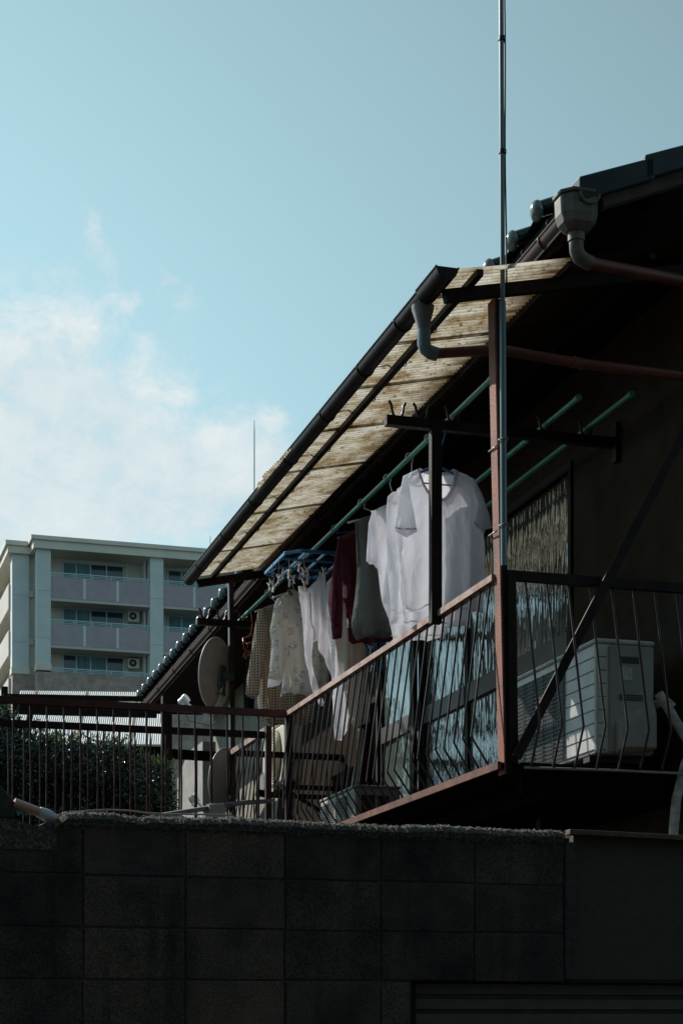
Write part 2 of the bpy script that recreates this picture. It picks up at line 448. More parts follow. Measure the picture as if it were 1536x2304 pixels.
def block_mat():
    m, nt, b = nodes_of('blocks'); N, L = nt.nodes, nt.links
    b.inputs['Roughness'].default_value = .95
    b.inputs['Specular IOR Level'].default_value = .2
    tc = N.new('ShaderNodeTexCoord')
    at = N.new('ShaderNodeAttribute'); at.attribute_name = 'block_tone'
    n = N.new('ShaderNodeTexNoise'); n.inputs['Scale'].default_value = 2.6; n.inputs['Detail'].default_value = 7
    n.inputs['Roughness'].default_value = .62
    L.new(tc.outputs['Object'], n.inputs['Vector'])
    ad = N.new('ShaderNodeMath'); ad.operation = 'MULTIPLY_ADD'
    L.new(n.outputs[0], ad.inputs[0]); ad.inputs[1].default_value = 1.5; L.new(at.outputs['Fac'], ad.inputs[2])
    r = N.new('ShaderNodeValToRGB'); e = r.color_ramp.elements
    e[0].position = .75; e[0].color = (.026, .028, .028, 1)
    e[1].position = 1.35; e[1].color = (.185, .140, .105, 1)
    k = e.new(1.0); k.color = (.078, .068, .060, 1)
    mr = N.new('ShaderNodeMapRange'); L.new(ad.outputs[0], mr.inputs[0])
    mr.inputs[1].default_value = .55; mr.inputs[2].default_value = 1.6
    e[0].position = .12; k.position = .45; e[-1].position = .85
    L.new(mr.outputs[0], r.inputs[0])
    sp = N.new('ShaderNodeTexNoise'); sp.inputs['Scale'].default_value = 190; sp.inputs['Detail'].default_value = 2
    L.new(tc.outputs['Object'], sp.inputs['Vector'])
    sm = N.new('ShaderNodeMapRange'); L.new(sp.outputs[0], sm.inputs[0])
    sm.inputs[1].default_value = .35; sm.inputs[2].default_value = .72; sm.inputs[3].default_value = .55; sm.inputs[4].default_value = 1.9
    mu = N.new('ShaderNodeMix'); mu.data_type = 'RGBA'; mu.blend_type = 'MULTIPLY'; mu.inputs[0].default_value = 1
    L.new(r.outputs[0], mu.inputs[6]); L.new(sm.outputs[0], mu.inputs[7])
    mps = N.new('ShaderNodeMapping'); mps.inputs['Scale'].default_value = (5, 5, .7)
    L.new(tc.outputs['Object'], mps.inputs[0])
    st = N.new('ShaderNodeTexNoise'); st.inputs['Scale'].default_value = 1.3; st.inputs['Detail'].default_value = 8; st.inputs['Roughness'].default_value = .65
    L.new(mps.outputs[0], st.inputs['Vector'])
    sr = N.new('ShaderNodeMapRange'); L.new(st.outputs[0], sr.inputs[0]); sr.inputs[1].default_value = .50; sr.inputs[2].default_value = .74
    sr.inputs[3].default_value = 0; sr.inputs[4].default_value = .75
    m9 = N.new('ShaderNodeMix'); m9.data_type = 'RGBA'
    L.new(sr.outputs[0], m9.inputs[0]); L.new(mu.outputs[2], m9.inputs[6]); m9.inputs[7].default_value = (.012, .015, .014, 1)
    # pale bloom of lime in broad patches
    ef = N.new('ShaderNodeTexNoise'); ef.inputs['Scale'].default_value = 1.9; ef.inputs['Detail'].default_value = 9; ef.inputs['Roughness'].default_value = .7
    mpe = N.new('ShaderNodeMapping'); mpe.inputs['Scale'].default_value = (1, 1, 2.6); mpe.inputs['Location'].default_value = (3.3, 0, 7.7)
    L.new(tc.outputs['Object'], mpe.inputs[0]); L.new(mpe.outputs[0], ef.inputs['Vector'])
    er = N.new('ShaderNodeMapRange'); L.new(ef.outputs[0], er.inputs[0]); er.inputs[1].default_value = .56; er.inputs[2].default_value = .76
    er.inputs[3].default_value = 0; er.inputs[4].default_value = .35
    m8 = N.new('ShaderNodeMix'); m8.data_type = 'RGBA'
    L.new(er.outputs[0], m8.inputs[0]); L.new(m9.outputs[2], m8.inputs[6]); m8.inputs[7].default_value = (.15, .16, .16, 1)
    L.new(m8.outputs[2], b.inputs['Base Color'])
    bp = N.new('ShaderNodeBump'); bp.inputs['Strength'].default_value = 1.0; bp.inputs['Distance'].default_value = .004
    L.new(sp.outputs[0], bp.inputs['Height']); L.new(bp.outputs[0], b.inputs['Normal'])
    MATS['blocks'] = m
block_mat()

# ------------------------------------------------------------------ mesh builder
class MB:
    def __init__(self): self.v, self.f, self.tone, self.comps = [], [], None, []
    def add(self, vs_, fs):
        o = len(self.v)
        self.comps.append((list(vs_), list(fs)))
        self.v += [tuple(p) for p in vs_]
        self.f += [tuple(i + o for i in f) for f in fs]
        return self
    def box(self, x0, x1, y0, y1, z0, z1):
        return self.add([(x0, y0, z0), (x1, y0, z0), (x1, y1, z0), (x0, y1, z0), (x0, y0, z1), (x1, y0, z1), (x1, y1, z1), (x0, y1, z1)],
                 [(3, 2, 1, 0), (4, 5, 6, 7), (0, 1, 5, 4), (1, 2, 6, 5), (2, 3, 7, 6), (3, 0, 4, 7)])
    def beam(self, p, q, w, h, up=(0, 0, 1)):
        p, q = Vector(p), Vector(q)
        d = (q - p).normalized(); up = Vector(up)
        side = d.cross(up).normalized(); u2 = side.cross(d).normalized()
        vs_ = []
        for c in (p, q):
            for a, b_ in ((-1, -1), (1, -1), (1, 1), (-1, 1)):
                vs_.append(c + side * (a * w / 2) + u2 * (b_ * h / 2))
        return self.add(vs_, [(3, 2, 1, 0), (4, 5, 6, 7), (0, 1, 5, 4), (1, 2, 6, 5), (2, 3, 7, 6), (3, 0, 4, 7)])
    def tube(self, pts, r, n=8, caps=True):
        pts = [Vector(p) for p in pts]
        rs = r if isinstance(r, (list, tuple)) else [r] * len(pts)
        vs_, fs = [], []
        prev = None
        for i, p in enumerate(pts):
            if i == 0: d = pts[1] - p
            elif i == len(pts) - 1: d = p - pts[i - 1]
            else: d = (pts[i + 1] - p).normalized() + (p - pts[i - 1]).normalized()
            d.normalize()
            if prev is None:
                a = Vector((0, 0, 1)) if abs(d.z) < .9 else Vector((1, 0, 0))
                s1 = d.cross(a).normalized()
            else:
                s1 = (prev - d * prev.dot(d)).normalized()
            prev = s1
            s2 = d.cross(s1)
            for k in range(n):
                t = 2 * math.pi * k / n
                vs_.append(p + (s1 * math.cos(t) + s2 * math.sin(t)) * rs[i])
        for i in range(len(pts) - 1):
            for k in range(n):
                fs.append((i * n + k, i * n + (k + 1) % n, (i + 1) * n + (k + 1) % n, (i + 1) * n + k))
        if caps:
            fs.append(tuple(range(n - 1, -1, -1))); fs.append(tuple((len(pts) - 1) * n + k for k in range(n)))
        return self.add(vs_, fs)
    def prism(self, poly, axis, a0, a1):
        """poly: 2D points in the plane of the other two axes (order xyz), extruded along axis"""
        n = len(poly); vs_ = []
        for a in (a0, a1):
            for (p, q) in poly:
                vs_.append({'x': (a, p, q), 'y': (p, a, q), 'z': (p, q, a)}[axis])
        fs = [tuple(range(n)), tuple(range(2 * n - 1, n - 1, -1))]
        for i in range(n):
            j = (i + 1) % n
            fs.append((i, i + n, j + n, j))
        return self.add(vs_, fs)
    def loft(self, rings, closed=True, caps=True):
        n = len(rings[0]); vs_ = [p for r_ in rings for p in r_]; fs = []
        for i in range(len(rings) - 1):
            for k in range(n if closed else n - 1):
                fs.append((i * n + k, i * n + (k + 1) % n, (i + 1) * n + (k + 1) % n, (i + 1) * n + k))
        if caps and closed:
            fs.append(tuple(range(n - 1, -1, -1))); fs.append(tuple((len(rings) - 1) * n + k for k in range(n)))
        return self.add(vs_, fs)
    def ball(self, c, rx, ry, rz, n=12, m=8):
        rings = []
        for i in range(1, m):
            t = math.pi * i / m
            rings.append([(c[0] + rx * math.sin(t) * math.cos(2 * math.pi * k / n), c[1] + ry * math.sin(t) * math.sin(2 * math.pi * k / n),
                           c[2] - rz * math.cos(t)) for k in range(n)])
        return self.loft(rings)
    def bounds(self):
        xs, ys, zs = zip(*self.v)
        return (min(xs), max(xs), min(ys), max(ys), min(zs), max(zs))

def tag(o, label=None, cat=None, group=None, kind=None):
    if label: o['label'] = label
    if cat: o['category'] = cat
    if group: o['group'] = group
    if kind: o['kind'] = kind
    return o

def thing(name, label, cat, p0, group=None, frame=F):
    o = bpy.data.objects.new(name, None)
    C.objects.link(o)
    o.empty_display_size = .1
    o.location = frame.w(*p0)
    o.rotation_euler = (0, 0, frame.a)
    o['p0'] = p0
    return tag(o, label, cat, group)

def build(mb, name, m, parent=None, frame=F, smooth=False, bevel=0, label=None, p0=None):
    """one mesh object. With a parent the vertices are in the frame and made relative to the parent's base point."""
    if parent is not None:
        q = parent
        p0 = tuple(q['p0'])
    elif p0 is None:
        b = mb.bounds(); p0 = ((b[0] + b[1]) / 2, (b[2] + b[3]) / 2, b[4])
    me = bpy.data.meshes.new(name)
    me.from_pydata([(v[0] - p0[0], v[1] - p0[1], v[2] - p0[2]) for v in mb.v], [], mb.f)
    me.materials.append(MATS[m] if isinstance(m, str) else m)
    if smooth:
        for p in me.polygons: p.use_smooth = True
    me.update()
    o = bpy.data.objects.new(name, me)
    C.objects.link(o)
    if mb.tone:
        at = me.attributes.new('block_tone', 'FLOAT', 'FACE')
        for i, v in enumerate(mb.tone): at.data[i].value = v
    if parent is not None:
        o.parent = parent
        if 'p0' in parent: o['p0'] = tuple(parent['p0'])
    else:
        o.location = frame.w(*p0); o.rotation_euler = (0, 0, frame.a); o['p0'] = p0
    if smooth == 'auto':
        me.set_sharp_from_angle(angle=R(40))
    if bevel:
        bv = o.modifiers.new('bevel', 'BEVEL'); bv.width = bevel; bv.segments = 2; bv.limit_method = 'ANGLE'
    if label: o['label'] = label
    return o

def build_each(mb, name, m, parent, **kw):
    for vs_, fs in mb.comps:
        q = MB(); q.add(vs_, fs); build(q, name, m, parent, **kw)

def kids(o): return [c for c in bpy.data.objects if c.parent == o]
def dup(root, loc, label=None, rotz=None, parent=None):
    r = root.copy(); C.objects.link(r)
    if parent is None:
        r.location = loc
        if rotz is not None: r.rotation_euler[2] = rotz
    else: r.parent = parent
    if label: r['label'] = label
    for c in kids(root):
        if c is not r: dup(c, None, parent=r)
    return r

def fbm(x, y, z=0, s=1.0):
    return mn.fractal(Vector((x * s, y * s, z * s)), 1.0, 2.0, 4)

# ------------------------------------------------------------------ ground
GZ = -1.6
tag(build(MB().add([(-900, -300, GZ), (900, -300, GZ), (900, 1500, GZ), (-900, 1500, GZ)], [(0, 1, 2, 3)]), 'ground', 'soil', frame=FW),
    'bare ground around the houses', 'ground', kind='structure')
tag(build(MB().add([(-30, -4, GZ + .004), (30, -4, GZ + .004), (30, 6.2, GZ + .004), (-30, 6.2, GZ + .004)], [(0, 1, 2, 3)]), 'road', 'asphalt', frame=FW),
    'asphalt lane in front of the block wall', 'road', kind='structure')

# unseen house added behind the viewer to block sky light from wall and balcony
sky_blocker = thing('house', 'unseen dark house added behind the viewer to keep wall and balcony shaded', 'house', (0, -5, GZ), frame=FW)
build(MB().box(-16, 16, -9, -4.2, GZ, 13.5), 'wall', 'dark_wood', sky_blocker, frame=FW)
build(MB().prism([(-9.6, 13.4), (-3.6, 13.4), (-3.6, 13.55), (-6.6, 15.2), (-9.6, 13.55)], 'x', -16.4, 16.4), 'roof', 'tile', sky_blocker, frame=FW)
for i in range(6):
    for z_ in (0.2, 3.4, 6.6, 9.8):
        build(MB().box(-13.2 + i * 5, -11.4 + i * 5, -4.21, -4.16, z_, z_ + 1.3), 'window', 'ap_glass', sky_blocker, frame=FW)

# ================================================================== HOUSE
T_WALL = 1.10
EAVE_T, RSL = .22, .42
FALL = .032
H_END = 12.35
def zr(s): return 4.235 - FALL * s
house = thing('house', 'old two storey house with dark stucco wall and tiled eave above the clothes balcony', 'house', (4.5, 6, GZ))
mb = MB()
z1w = 4.25
W0, W1, WZ0, WZ1 = 1.61, 5.55, 1.40, 3.43      # window band
# side wall t = 1.1 with the window opening
mb.box(T_WALL, T_WALL + .15, .0, W0, 1.30, z1w)
mb.box(T_WALL, T_WALL + .15, W0, W1, WZ1, z1w)
mb.box(T_WALL, T_WALL + .15, W1, 5.9, 1.30, z1w - .1)
mb.box(T_WALL, T_WALL + .15, 0, 7.2, 1.30 - .3, 1.298)
# gable wall facing the lane (outside the frame to the right)
mb.prism([(T_WALL + .15, GZ), (7.8, GZ), (7.8, 4.2), (4.45, 5.75), (T_WALL + .15, 4.3)], 'y', .0, .15)
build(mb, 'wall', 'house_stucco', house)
build(MB().box(T_WALL + .002, T_WALL + .15, 0, 12.2, GZ, .998), 'lower_wall', 'dark_wood', house)
build(MB().box(T_WALL, T_WALL + .15, 5.903, 9.0, 1.3, 4.0), 'shaded_wall', 'dark_brown', house)  # stretch of house wall coloured dark brown in place of its shade
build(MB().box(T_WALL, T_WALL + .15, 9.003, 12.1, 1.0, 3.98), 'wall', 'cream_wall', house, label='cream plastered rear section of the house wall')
# roof slab, gable with ridge along s
def roof_z(t, s): return zr(s) + RSL * (t - EAVE_T)
RIDGE = 4.5
mb = MB()
rings = []
for s in (-.30, H_END):
    z = zr(s)
    rings.append([(EAVE_T + .05, s, z - .04), (RIDGE, s, z - .04 + RSL * (RIDGE - EAVE_T - .05)), (8.7, s, z - .04),
                  (8.7, s, z - .13), (RIDGE, s, z - .13 + RSL * (RIDGE - EAVE_T - .05)), (EAVE_T + .05, s, z - .13)])
mb.loft(rings)
roof = build(mb, 'roof', 'soffit', house)
# round tile rows: a barrel running up the slope with an egg shaped end at the eave
mb_b = MB(); mb_e = MB(); mb_p = MB()
n_rows = 36
for i in range(n_rows):
    s = .03 + i * .345
    z = zr(s)
    def P(t, dz): return (t, s, z + RSL * (t - EAVE_T) + dz)
    mb_b.tube([P(EAVE_T + .02, .012), P(.75, .012), P(1.6, .012), P(RIDGE, .012)], .040, 10)
    # eave end cap: bulb
    mb_e.ball((EAVE_T - .005, s, z + .005), .036, .047, .056, 14, 9)
    mb_p.loft([[(EAVE_T + .0, s + .05 + a * .245 / 6, z - .018 - .030 * math.sin(math.pi * a / 6)) for a in range(7)],
               [(RIDGE, s + .05 + a * .245 / 6, z - .018 - .030 * math.sin(math.pi * a / 6) + RSL * (RIDGE - EAVE_T)) for a in range(7)]], closed=False)
build(mb_b, 'ridge_tiles', 'tile', roof, smooth='auto')
build(mb_p, 'pan_tiles', 'tile', roof, smooth=True)
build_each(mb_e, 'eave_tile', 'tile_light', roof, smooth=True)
# verge tiles at the gable, stepped, and barge board
mb = MB()
t0, z0 = F.on_y(1300, 403, -.38)
t = t0 - .01
k = 0
sl = .405
while t < RIDGE:
    ln = .36
    a, b_ = t, t + ln + .05
    za = z0 + sl * (t - t0) + k * 0.012
    th = .125
    mb.loft([[(a, -.42, za - th), (a, -.42, za), (a, -.20, za + .006), (a, -.20, za - th)],
             [(b_, -.42, za - th + sl * (b_ - a)), (b_, -.42, za + sl * (b_ - a) - .012), (b_, -.20, za + sl * (b_ - a) - .006), (b_, -.20, za - th + sl * (b_ - a))]])
    t += ln; k += 1
build(mb, 'verge_tiles', 'tile', roof, bevel=.008)
tb, zb = F.on_y(1345, 437, -.36)
tb2, zb2 = F.on_y(1365, 474, -.36)
mb = MB()
t2 = RIDGE
mb.prism([(tb, zb + .01), (t2, zb + .01 + sl * (t2 - tb)), (t2, zb2 + .015 + sl * (t2 - tb2)), (tb + .02, zb2 + .005)], 'y', -.385, -.33)
build(mb, 'barge_board', 'plaster_board', house)
mb = MB().beam((EAVE_T + .06, -.3, zr(-.3) - .12), (EAVE_T + .06, H_END, zr(H_END) - .12), .03, .14)
build(mb, 'fascia', 'soffit', house)
# level soffit between fascia and wall
mb = MB().loft([[(EAVE_T + .08, s, zr(s) - .17), (T_WALL, s, zr(s) - .15), (T_WALL, s, zr(s) - .13), (EAVE_T + .08, s, zr(s) - .15)] for s in (6.6, H_END)])
build(mb, 'soffit', 'soffit', house)
# rafters under the verge
mb = MB()
for tt in (.5, .8, 1.1, 1.4):
    z = roof_z(tt, 0) - .15
    mb.beam((tt, -.28, z), (tt, .0, z), .045, .06)
build_each(mb, 'rafter', 'soffit', house)

# gutter along the tiled eave
def half_gutter(mb, t, s0, s1, z0, z1, r, n=9, th=.006, depth=1.0):
    rings = []
    for s, z in ((s0, z0), (s1, z1)):
        ring = []
        for k in range(n + 1):
            a = math.pi + math.pi * k / n
            ring.append((t + r * math.cos(a), s, z + r * depth * math.sin(a)))
        for k in range(n, -1, -1):
            a = math.pi + math.pi * k / n
            ring.append((t + (r - th) * math.cos(a), s, z + (r - th) * depth * math.sin(a)))
        rings.append(ring)
    mb.loft(rings)
    for (s, z, q) in ((s0, z0, 1), (s1, z1, -1)):        # end caps
        mb.add([(t + r * math.cos(math.pi + math.pi * k / n), s - .001 * q, z + r * depth * math.sin(math.pi + math.pi * k / n)) for k in range(n + 1)],
               [tuple(range(n + 1))])
    for e in (-1, 1):
        mb.tube([(t + e * r, s0, z0), (t + e * r, s1, z1)], .006, 6)
GT = .30
gutter2 = MB(); half_gutter(gutter2, GT, -.20, H_END + .1, zr(-.2) - .12, zr(H_END) - .12, .062)
g = build(gutter2, 'gutter', 'gutter_red', house, smooth='auto')
mb = MB()
for i in range(14):
    s = .06 + i * .92
    z = zr(s) - .12
    mb.tube([(GT + .066 * math.cos(a), s, z + .066 * math.sin(a)) for a in [math.pi + math.pi * k / 8 for k in range(9)]], .005, 6)
build_each(mb, 'gutter_strap', 'gutter_red', g, smooth=True)
# rain head with elbow and pipe
rh = thing('rain_head', 'grey plastic rain hopper with elbow and red brown downpipe under the tiled corner', 'rain hopper', (.285, -.34, 3.85))
def rrect(cx, cy, w, d, z, ch=.25):
    c = min(w, d) * ch
    x0, x1, y0, y1 = cx - w / 2, cx + w / 2, cy - d / 2, cy + d / 2
    return [(x0 + c, y0, z), (x1 - c, y0, z), (x1, y0 + c, z), (x1, y1 - c, z), (x1 - c, y1, z), (x0 + c, y1, z), (x0, y1 - c, z), (x0, y0 + c, z)]
cx, cy = .285, -.32
mb = MB().loft([rrect(cx, cy, .06, .06, 3.975), rrect(cx, cy, .11, .10, 3.985), rrect(cx, cy, .17, .16, 4.015), rrect(cx, cy, .195, .185, 4.06), rrect(cx, cy, .20, .19, 4.13), rrect(cx, cy, .20, .19, 4.15)])
build(mb, 'hopper', 'pvc_grey', rh, bevel=.006)
mb = MB().loft([rrect(cx, cy, .215, .205, 4.151), rrect(cx, cy, .22, .21, 4.168)])
build(mb, 'rim', 'pvc_grey', rh, bevel=.004)
mb = MB().tube([(cx + .03 + .052 * math.cos(a), cy - .098, 4.148 + .052 * math.sin(a)) for a in [math.pi + math.pi * k / 10 for k in range(11)]], .008, 8)
mb.add([(cx + .03 + .050 * math.cos(math.pi + math.pi * k / 10), cy - .0975, 4.148 + .050 * math.sin(math.pi + math.pi * k / 10)) for k in range(11)], [tuple(range(11))])
build(mb, 'spout_socket', 'pvc_grey', rh, smooth='auto')
ez = 3.985
mb = MB().tube([(cx, cy, ez), (cx, cy, ez - .045)], .044, 14)
mb.tube([(cx, cy, ez - .046), (cx + .002, cy, ez - .09), (cx + .02, cy + .004, ez - .118), (cx + .055, cy + .01, ez - .132), (cx + .085, cy + .015, ez - .140)], .038, 14)
build(mb, 'elbow', 'pvc_grey', rh, smooth='auto')
te, ze = F.on_y(1536, 632, -.12)
mb = MB().tube([(cx + .07, cy + .015, ez - .137), (te, -.12, ze), (te + .3, -.05, ze - .09), (te + .33, -.05, ze - .2), (te + .33, -.05, GZ)], .031, 14)
build(mb, 'downpipe', 'pipe_red', rh, smooth='auto')

# windows: three sliding glass doors with bronze frames
win = build(MB().box(T_WALL - .02, T_WALL + .10, W0 - .04, W0, WZ0, WZ1).box(T_WALL - .02, T_WALL + .10, W1, W1 + .05, WZ0, WZ1)
            .box(T_WALL - .02, T_WALL + .10, W0 - .04, W1 + .05, WZ1, WZ1 + .05).box(T_WALL - .02, T_WALL + .10, W0 - .04, W1 + .05, WZ0 - .06, WZ0),
            'window', 'frame_dark', house)
stiles = [W0, 3.50, 4.50, W1]
for i in range(3):
    a, b_ = stiles[i], stiles[i + 1]
    off = .012 * (i % 2)
    lf = MB()
    lf.box(T_WALL + .0 + off, T_WALL + .04 + off, a, a + .05, WZ0, WZ1).box(T_WALL + off, T_WALL + .04 + off, b_ - .05, b_, WZ0, WZ1)
    build(lf, 'stile', 'frame_dark', win)
    build(MB().box(T_WALL - .004 + off, T_WALL + .036 + off, a + .05, b_ - .05, 2.31, 2.44), 'mid_rail', 'frame_bronze', win)
    pl = MB().add([(T_WALL + .02 + off, a + .05, WZ0), (T_WALL + .02 + off, b_ - .05, WZ0), (T_WALL + .02 + off, b_ - .05, WZ1), (T_WALL + .02 + off, a + .05, WZ1)], [(0, 3, 2, 1)])
    build(pl, 'pane', 'ripple_glass', win)
build(MB().box(T_WALL - .055, T_WALL - .024, 4.50, 4.60, 1.35, 3.6), 'jamb_post', 'frame_dark', win)

# ================================================================== BALCONY
FZ = 1.345
balcony = thing('balcony', 'timber and steel balcony with bent bar railings along the upper floor', 'balcony', (.5, 3, GZ))
fl = MB()
for i in range(9):
    fl.box(.0 + i * .122, .0 + i * .122 + .118, .0, 6.3, FZ - .03, FZ)
build(fl, 'floor', 'dark_wood', balcony)
jb = MB()
for i in range(11):
    jb.box(.33, 1.09, .10 + i * .6, .15 + i * .6, FZ - .14, FZ - .033)
build_each(jb, 'joist', 'dark_wood', balcony)
build(MB().box(.29, 1.09, .02, 6.3, FZ - .165, FZ - .151), 'underside_shade_board', 'shade_black', balcony)  # closing board added so the space under the floor turns black
mb = MB().box(-.022, -.002, -.02, 6.3, FZ - .038, FZ + .002)
build(mb, 'edge_angle', 'shadowed_edge_paint', balcony)
mb = MB().box(.10, 1.08, -.045, -.02, FZ - .17, FZ - .002)
build(mb, 'front_shade_board', 'shade_black', balcony)
build(MB().box(.30, .32, .03, 6.3, FZ - .150, FZ - .034), 'side_shade_board', 'shade_black', balcony)  # board added to darken the open side below the floor
mb = MB().beam((.62, .9, FZ - .17), (.62, .9, GZ), .07, .07, (1, 0, 0)); mb.beam((.3, 6.2, FZ - .17), (.3, 6.2, GZ), .07, .07, (1, 0, 0))
build_each(mb, 'ground_post', 'dark_steel', balcony)
# corner post, slightly out of plumb
mb = MB()
pt, pb = (-.020, .03, 3.74), (.040, .03, FZ - .06)
mb.beam((pb[0] - .016, pb[1], pb[2]), (pt[0] - .016, pt[1], pt[2]), .010, .086, (0, 1, 0))
build(mb, 'corner_post', 'rust_paint', balcony)
mb = MB(); mb.beam((pb[0] + .006, pb[1] + .012, pb[2]), (pt[0] + .006, pt[1] + .012, pt[2]), .034, .10, (0, 1, 0))
build(mb, 'corner_post', 'dark_steel', balcony)  # front of the same post, its shade put in as a dark colour
mb = MB(); mb.beam((.070, .016, FZ - .0), (.056, .016, 2.335), .046, .075, (0, 1, 0))
build(mb, 'front_post', 'dark_steel', balcony)
RZ = 2.315
# side rail and its bent balusters
mb = MB(); mb.beam((0, .06, RZ), (0, 4.33, RZ), .05, .035)
build(mb, 'side_rail', 'rust_rail', balcony)
mb = MB(); mb.beam((.03, 0, RZ), (1.13, 0, RZ), .04, .05)
build(mb, 'front_rail', 'dark_steel', balcony)
for i in range(30):
    s = .145 + i * .1425
    d = .107 + random.uniform(-.008, .008)
    zk = 1.505 + random.uniform(-.012, .012)
    mb = MB().tube([(0, s, RZ - .01), (-d, s + random.uniform(-.006, .006), zk), (.0, s, FZ - .01)], .0062, 6)
    build(mb, 'baluster', 'baluster_paint', balcony, smooth='auto')
for i in range(9):
    t = F.on_y(1180 + i * 48.4, 1290, 0)[0]
    d = .20 + random.uniform(-.006, .006)
    mb = MB().tube([(t, 0, RZ - .01), (t, -d, 1.52 + random.uniform(-.008, .008)), (t, -.085, FZ - .03)], .0065, 6)
    build(mb, 'baluster', 'baluster_paint', balcony, smooth='auto')
build(MB().tube([(.1, -.085, FZ - .035), (.6, -.088, FZ - .030), (1.15, -.085, FZ - .03)], .007, 8), 'bottom_rod', 'ac_side', balcony, smooth=True)
# diagonal brace from the foot of the corner post up to the wall
a0 = F.on_y(1160, 1705, -.05); a1 = F.on_y(1545, 958, -.05)
mb = MB().beam((a0[0], -.055, a0[1]), (a1[0] + .03, -.055, a1[1] + .06), .014, .05)
build(mb, 'brace', 'dark_steel', balcony)
# far end railing and the short lit piece between walkway and end
mb = MB().beam((0, 6.24, 2.30), (1.09, 6.24, 2.30), .04, .05)
build(mb, 'end_rail', 'dark_steel', balcony)
mb = MB().beam((0, 4.99, 2.30), (0, 6.2, 2.30), .05, .045)
build(mb, 'side_rail', 'rust_rail', balcony)
for i in range(8):
    t = .06 + i * .13
    build(MB().tube([(t, 6.24, 2.29), (t, 6.24, FZ)], .006, 6), 'baluster', 'baluster_paint', balcony)
for i in range(8):
    s = 5.08 + i * .14
    build(MB().tube([(0, s, 2.29), (-.1, s, 1.5), (0, s, FZ)], .006, 6), 'baluster', 'baluster_paint', balcony)
mb = MB().beam((0, 4.33, RZ + .015), (0, 4.33, 1.2), .05, .05, (1, 0, 0))
build(mb, 'turn_post', 'dark_steel', balcony)
mb = MB().beam((0, 4.97, RZ + .01), (0, 4.97, 1.2), .045, .045, (1, 0, 0))
build(mb, 'turn_post', 'maroon_paint', balcony)

# walkway with its two railings running off to the left
def railing(name, label, s, z, t0, t1, step, off, matr, matb, posts):
    th_ = thing(name, label, 'railing', ((t0 + t1) / 2, s, FZ))
    build(MB().beam((t0, s, z), (t1, s, z), .045, .05), 'top_rail', matr, th_)
    build(MB().beam((t0, s, FZ + .04), (t1, s, FZ + .04), .03, .03), 'bottom_rail', matr, th_)
    t = t1 - off
    while t > t0:
        dz = random.uniform(-.006, .006)
        build(MB().tube([(t, s, z - .01), (t + dz, s - .02, (z + FZ) / 2), (t + dz, s, FZ + .03)], .0075, 6), 'baluster', matb, th_, smooth='auto')
        t -= step
    for p in posts:
        build(MB().beam((p, s + .002, z - .02), (p, s + .002, FZ - .2), .05, .05, (1, 0, 0)), 'post', matr, th_)
    return th_
railing('walkway_railing', 'dark red steel railing with straight bars in front of the hedge, nearer of two', 4.33, RZ, -3.2, -.03, .1205, .085, 'maroon_paint', 'maroon_paint', [])
railing('walkway_railing', 'black lower rail with thin bars behind the dark red railing, farther of two', 4.97, 2.255, -3.2, -.03, .1205, .06, 'dark_steel', 'baluster_paint', [])
wk = thing('walkway', 'raised plank walkway leading left from the balcony behind the block wall', 'walkway', (-1.6, 4.65, GZ))
mb = MB()
for i in range(5): mb.box(-3.2, -.03, 4.36 + i * .12, 4.475 + i * .12, FZ - .03, FZ)
build(mb, 'deck', 'dark_wood', wk)
mb = MB()
for t in (-3.0, -1.5): mb.box(t, t + .07, 4.4, 4.47, GZ, FZ - .032)
build_each(mb, 'leg', 'dark_steel', wk)

# ================================================================== CANOPY
canopy = thing('canopy', 'lean-to canopy of stained corrugated plastic sheet over the drying clothes', 'canopy', (-.42, 3, 3.0))
CS0, CS1 = -.13, 6.32
CSL = .215
def csz(t): return 3.795 + CSL * (t + .28)
def corr(mb, t0, t1, s0, s1, pitch, amp, zoff, nt_=8, fn=None):
    n = int((s1 - s0) / pitch * 8)
    ts = [t0 + (t1 - t0) * k / nt_ for k in range(nt_ + 1)]
    rows = []
    for i in range(n + 1):
        s = s0 + (s1 - s0) * i / n
        w = amp * math.sin(2 * math.pi * s / pitch)
        row = []
        for k, t in enumerate(ts):
            tt = t
            if fn: tt = t + fn(s, k, nt_)
            row.append((tt, s, csz(tt) + w + zoff + .004 * fbm(s * 1.5, tt * 3)))
        rows.append(row)
    mb.loft(rows, closed=False)
def edge_fn(s, k, n):
    if k: return 0
    e = .012 * fbm(s * 9, 3.1)
    i = int(s / .12)
    random.seed(i)
    e -= random.uniform(0, .02)
    if 2.55 < s < 4.0:                       # loosened stretch sticking out past the gutter
        q = math.sin(math.pi * (s - 2.55) / 1.45)
        e -= .085 * q + .012 * (i % 2)
    return e
mb = MB(); corr(mb, -.335, 1.06, CS0, CS1, .045, .0075, .012, 14, edge_fn)
build(mb, 'sheet', 'canopy_sheet', canopy, smooth=True)
laps = [.20, .86, 1.61, 2.42, 3.30, 4.33, 5.45]
for s in laps:
    mb = MB(); corr(mb, -.33, 1.05, s - .024, s + .024, .045, .0075, .007, 6)
    build(mb, 'lap_seam', 'canopy_seam', canopy, smooth=True)
random.seed(11)
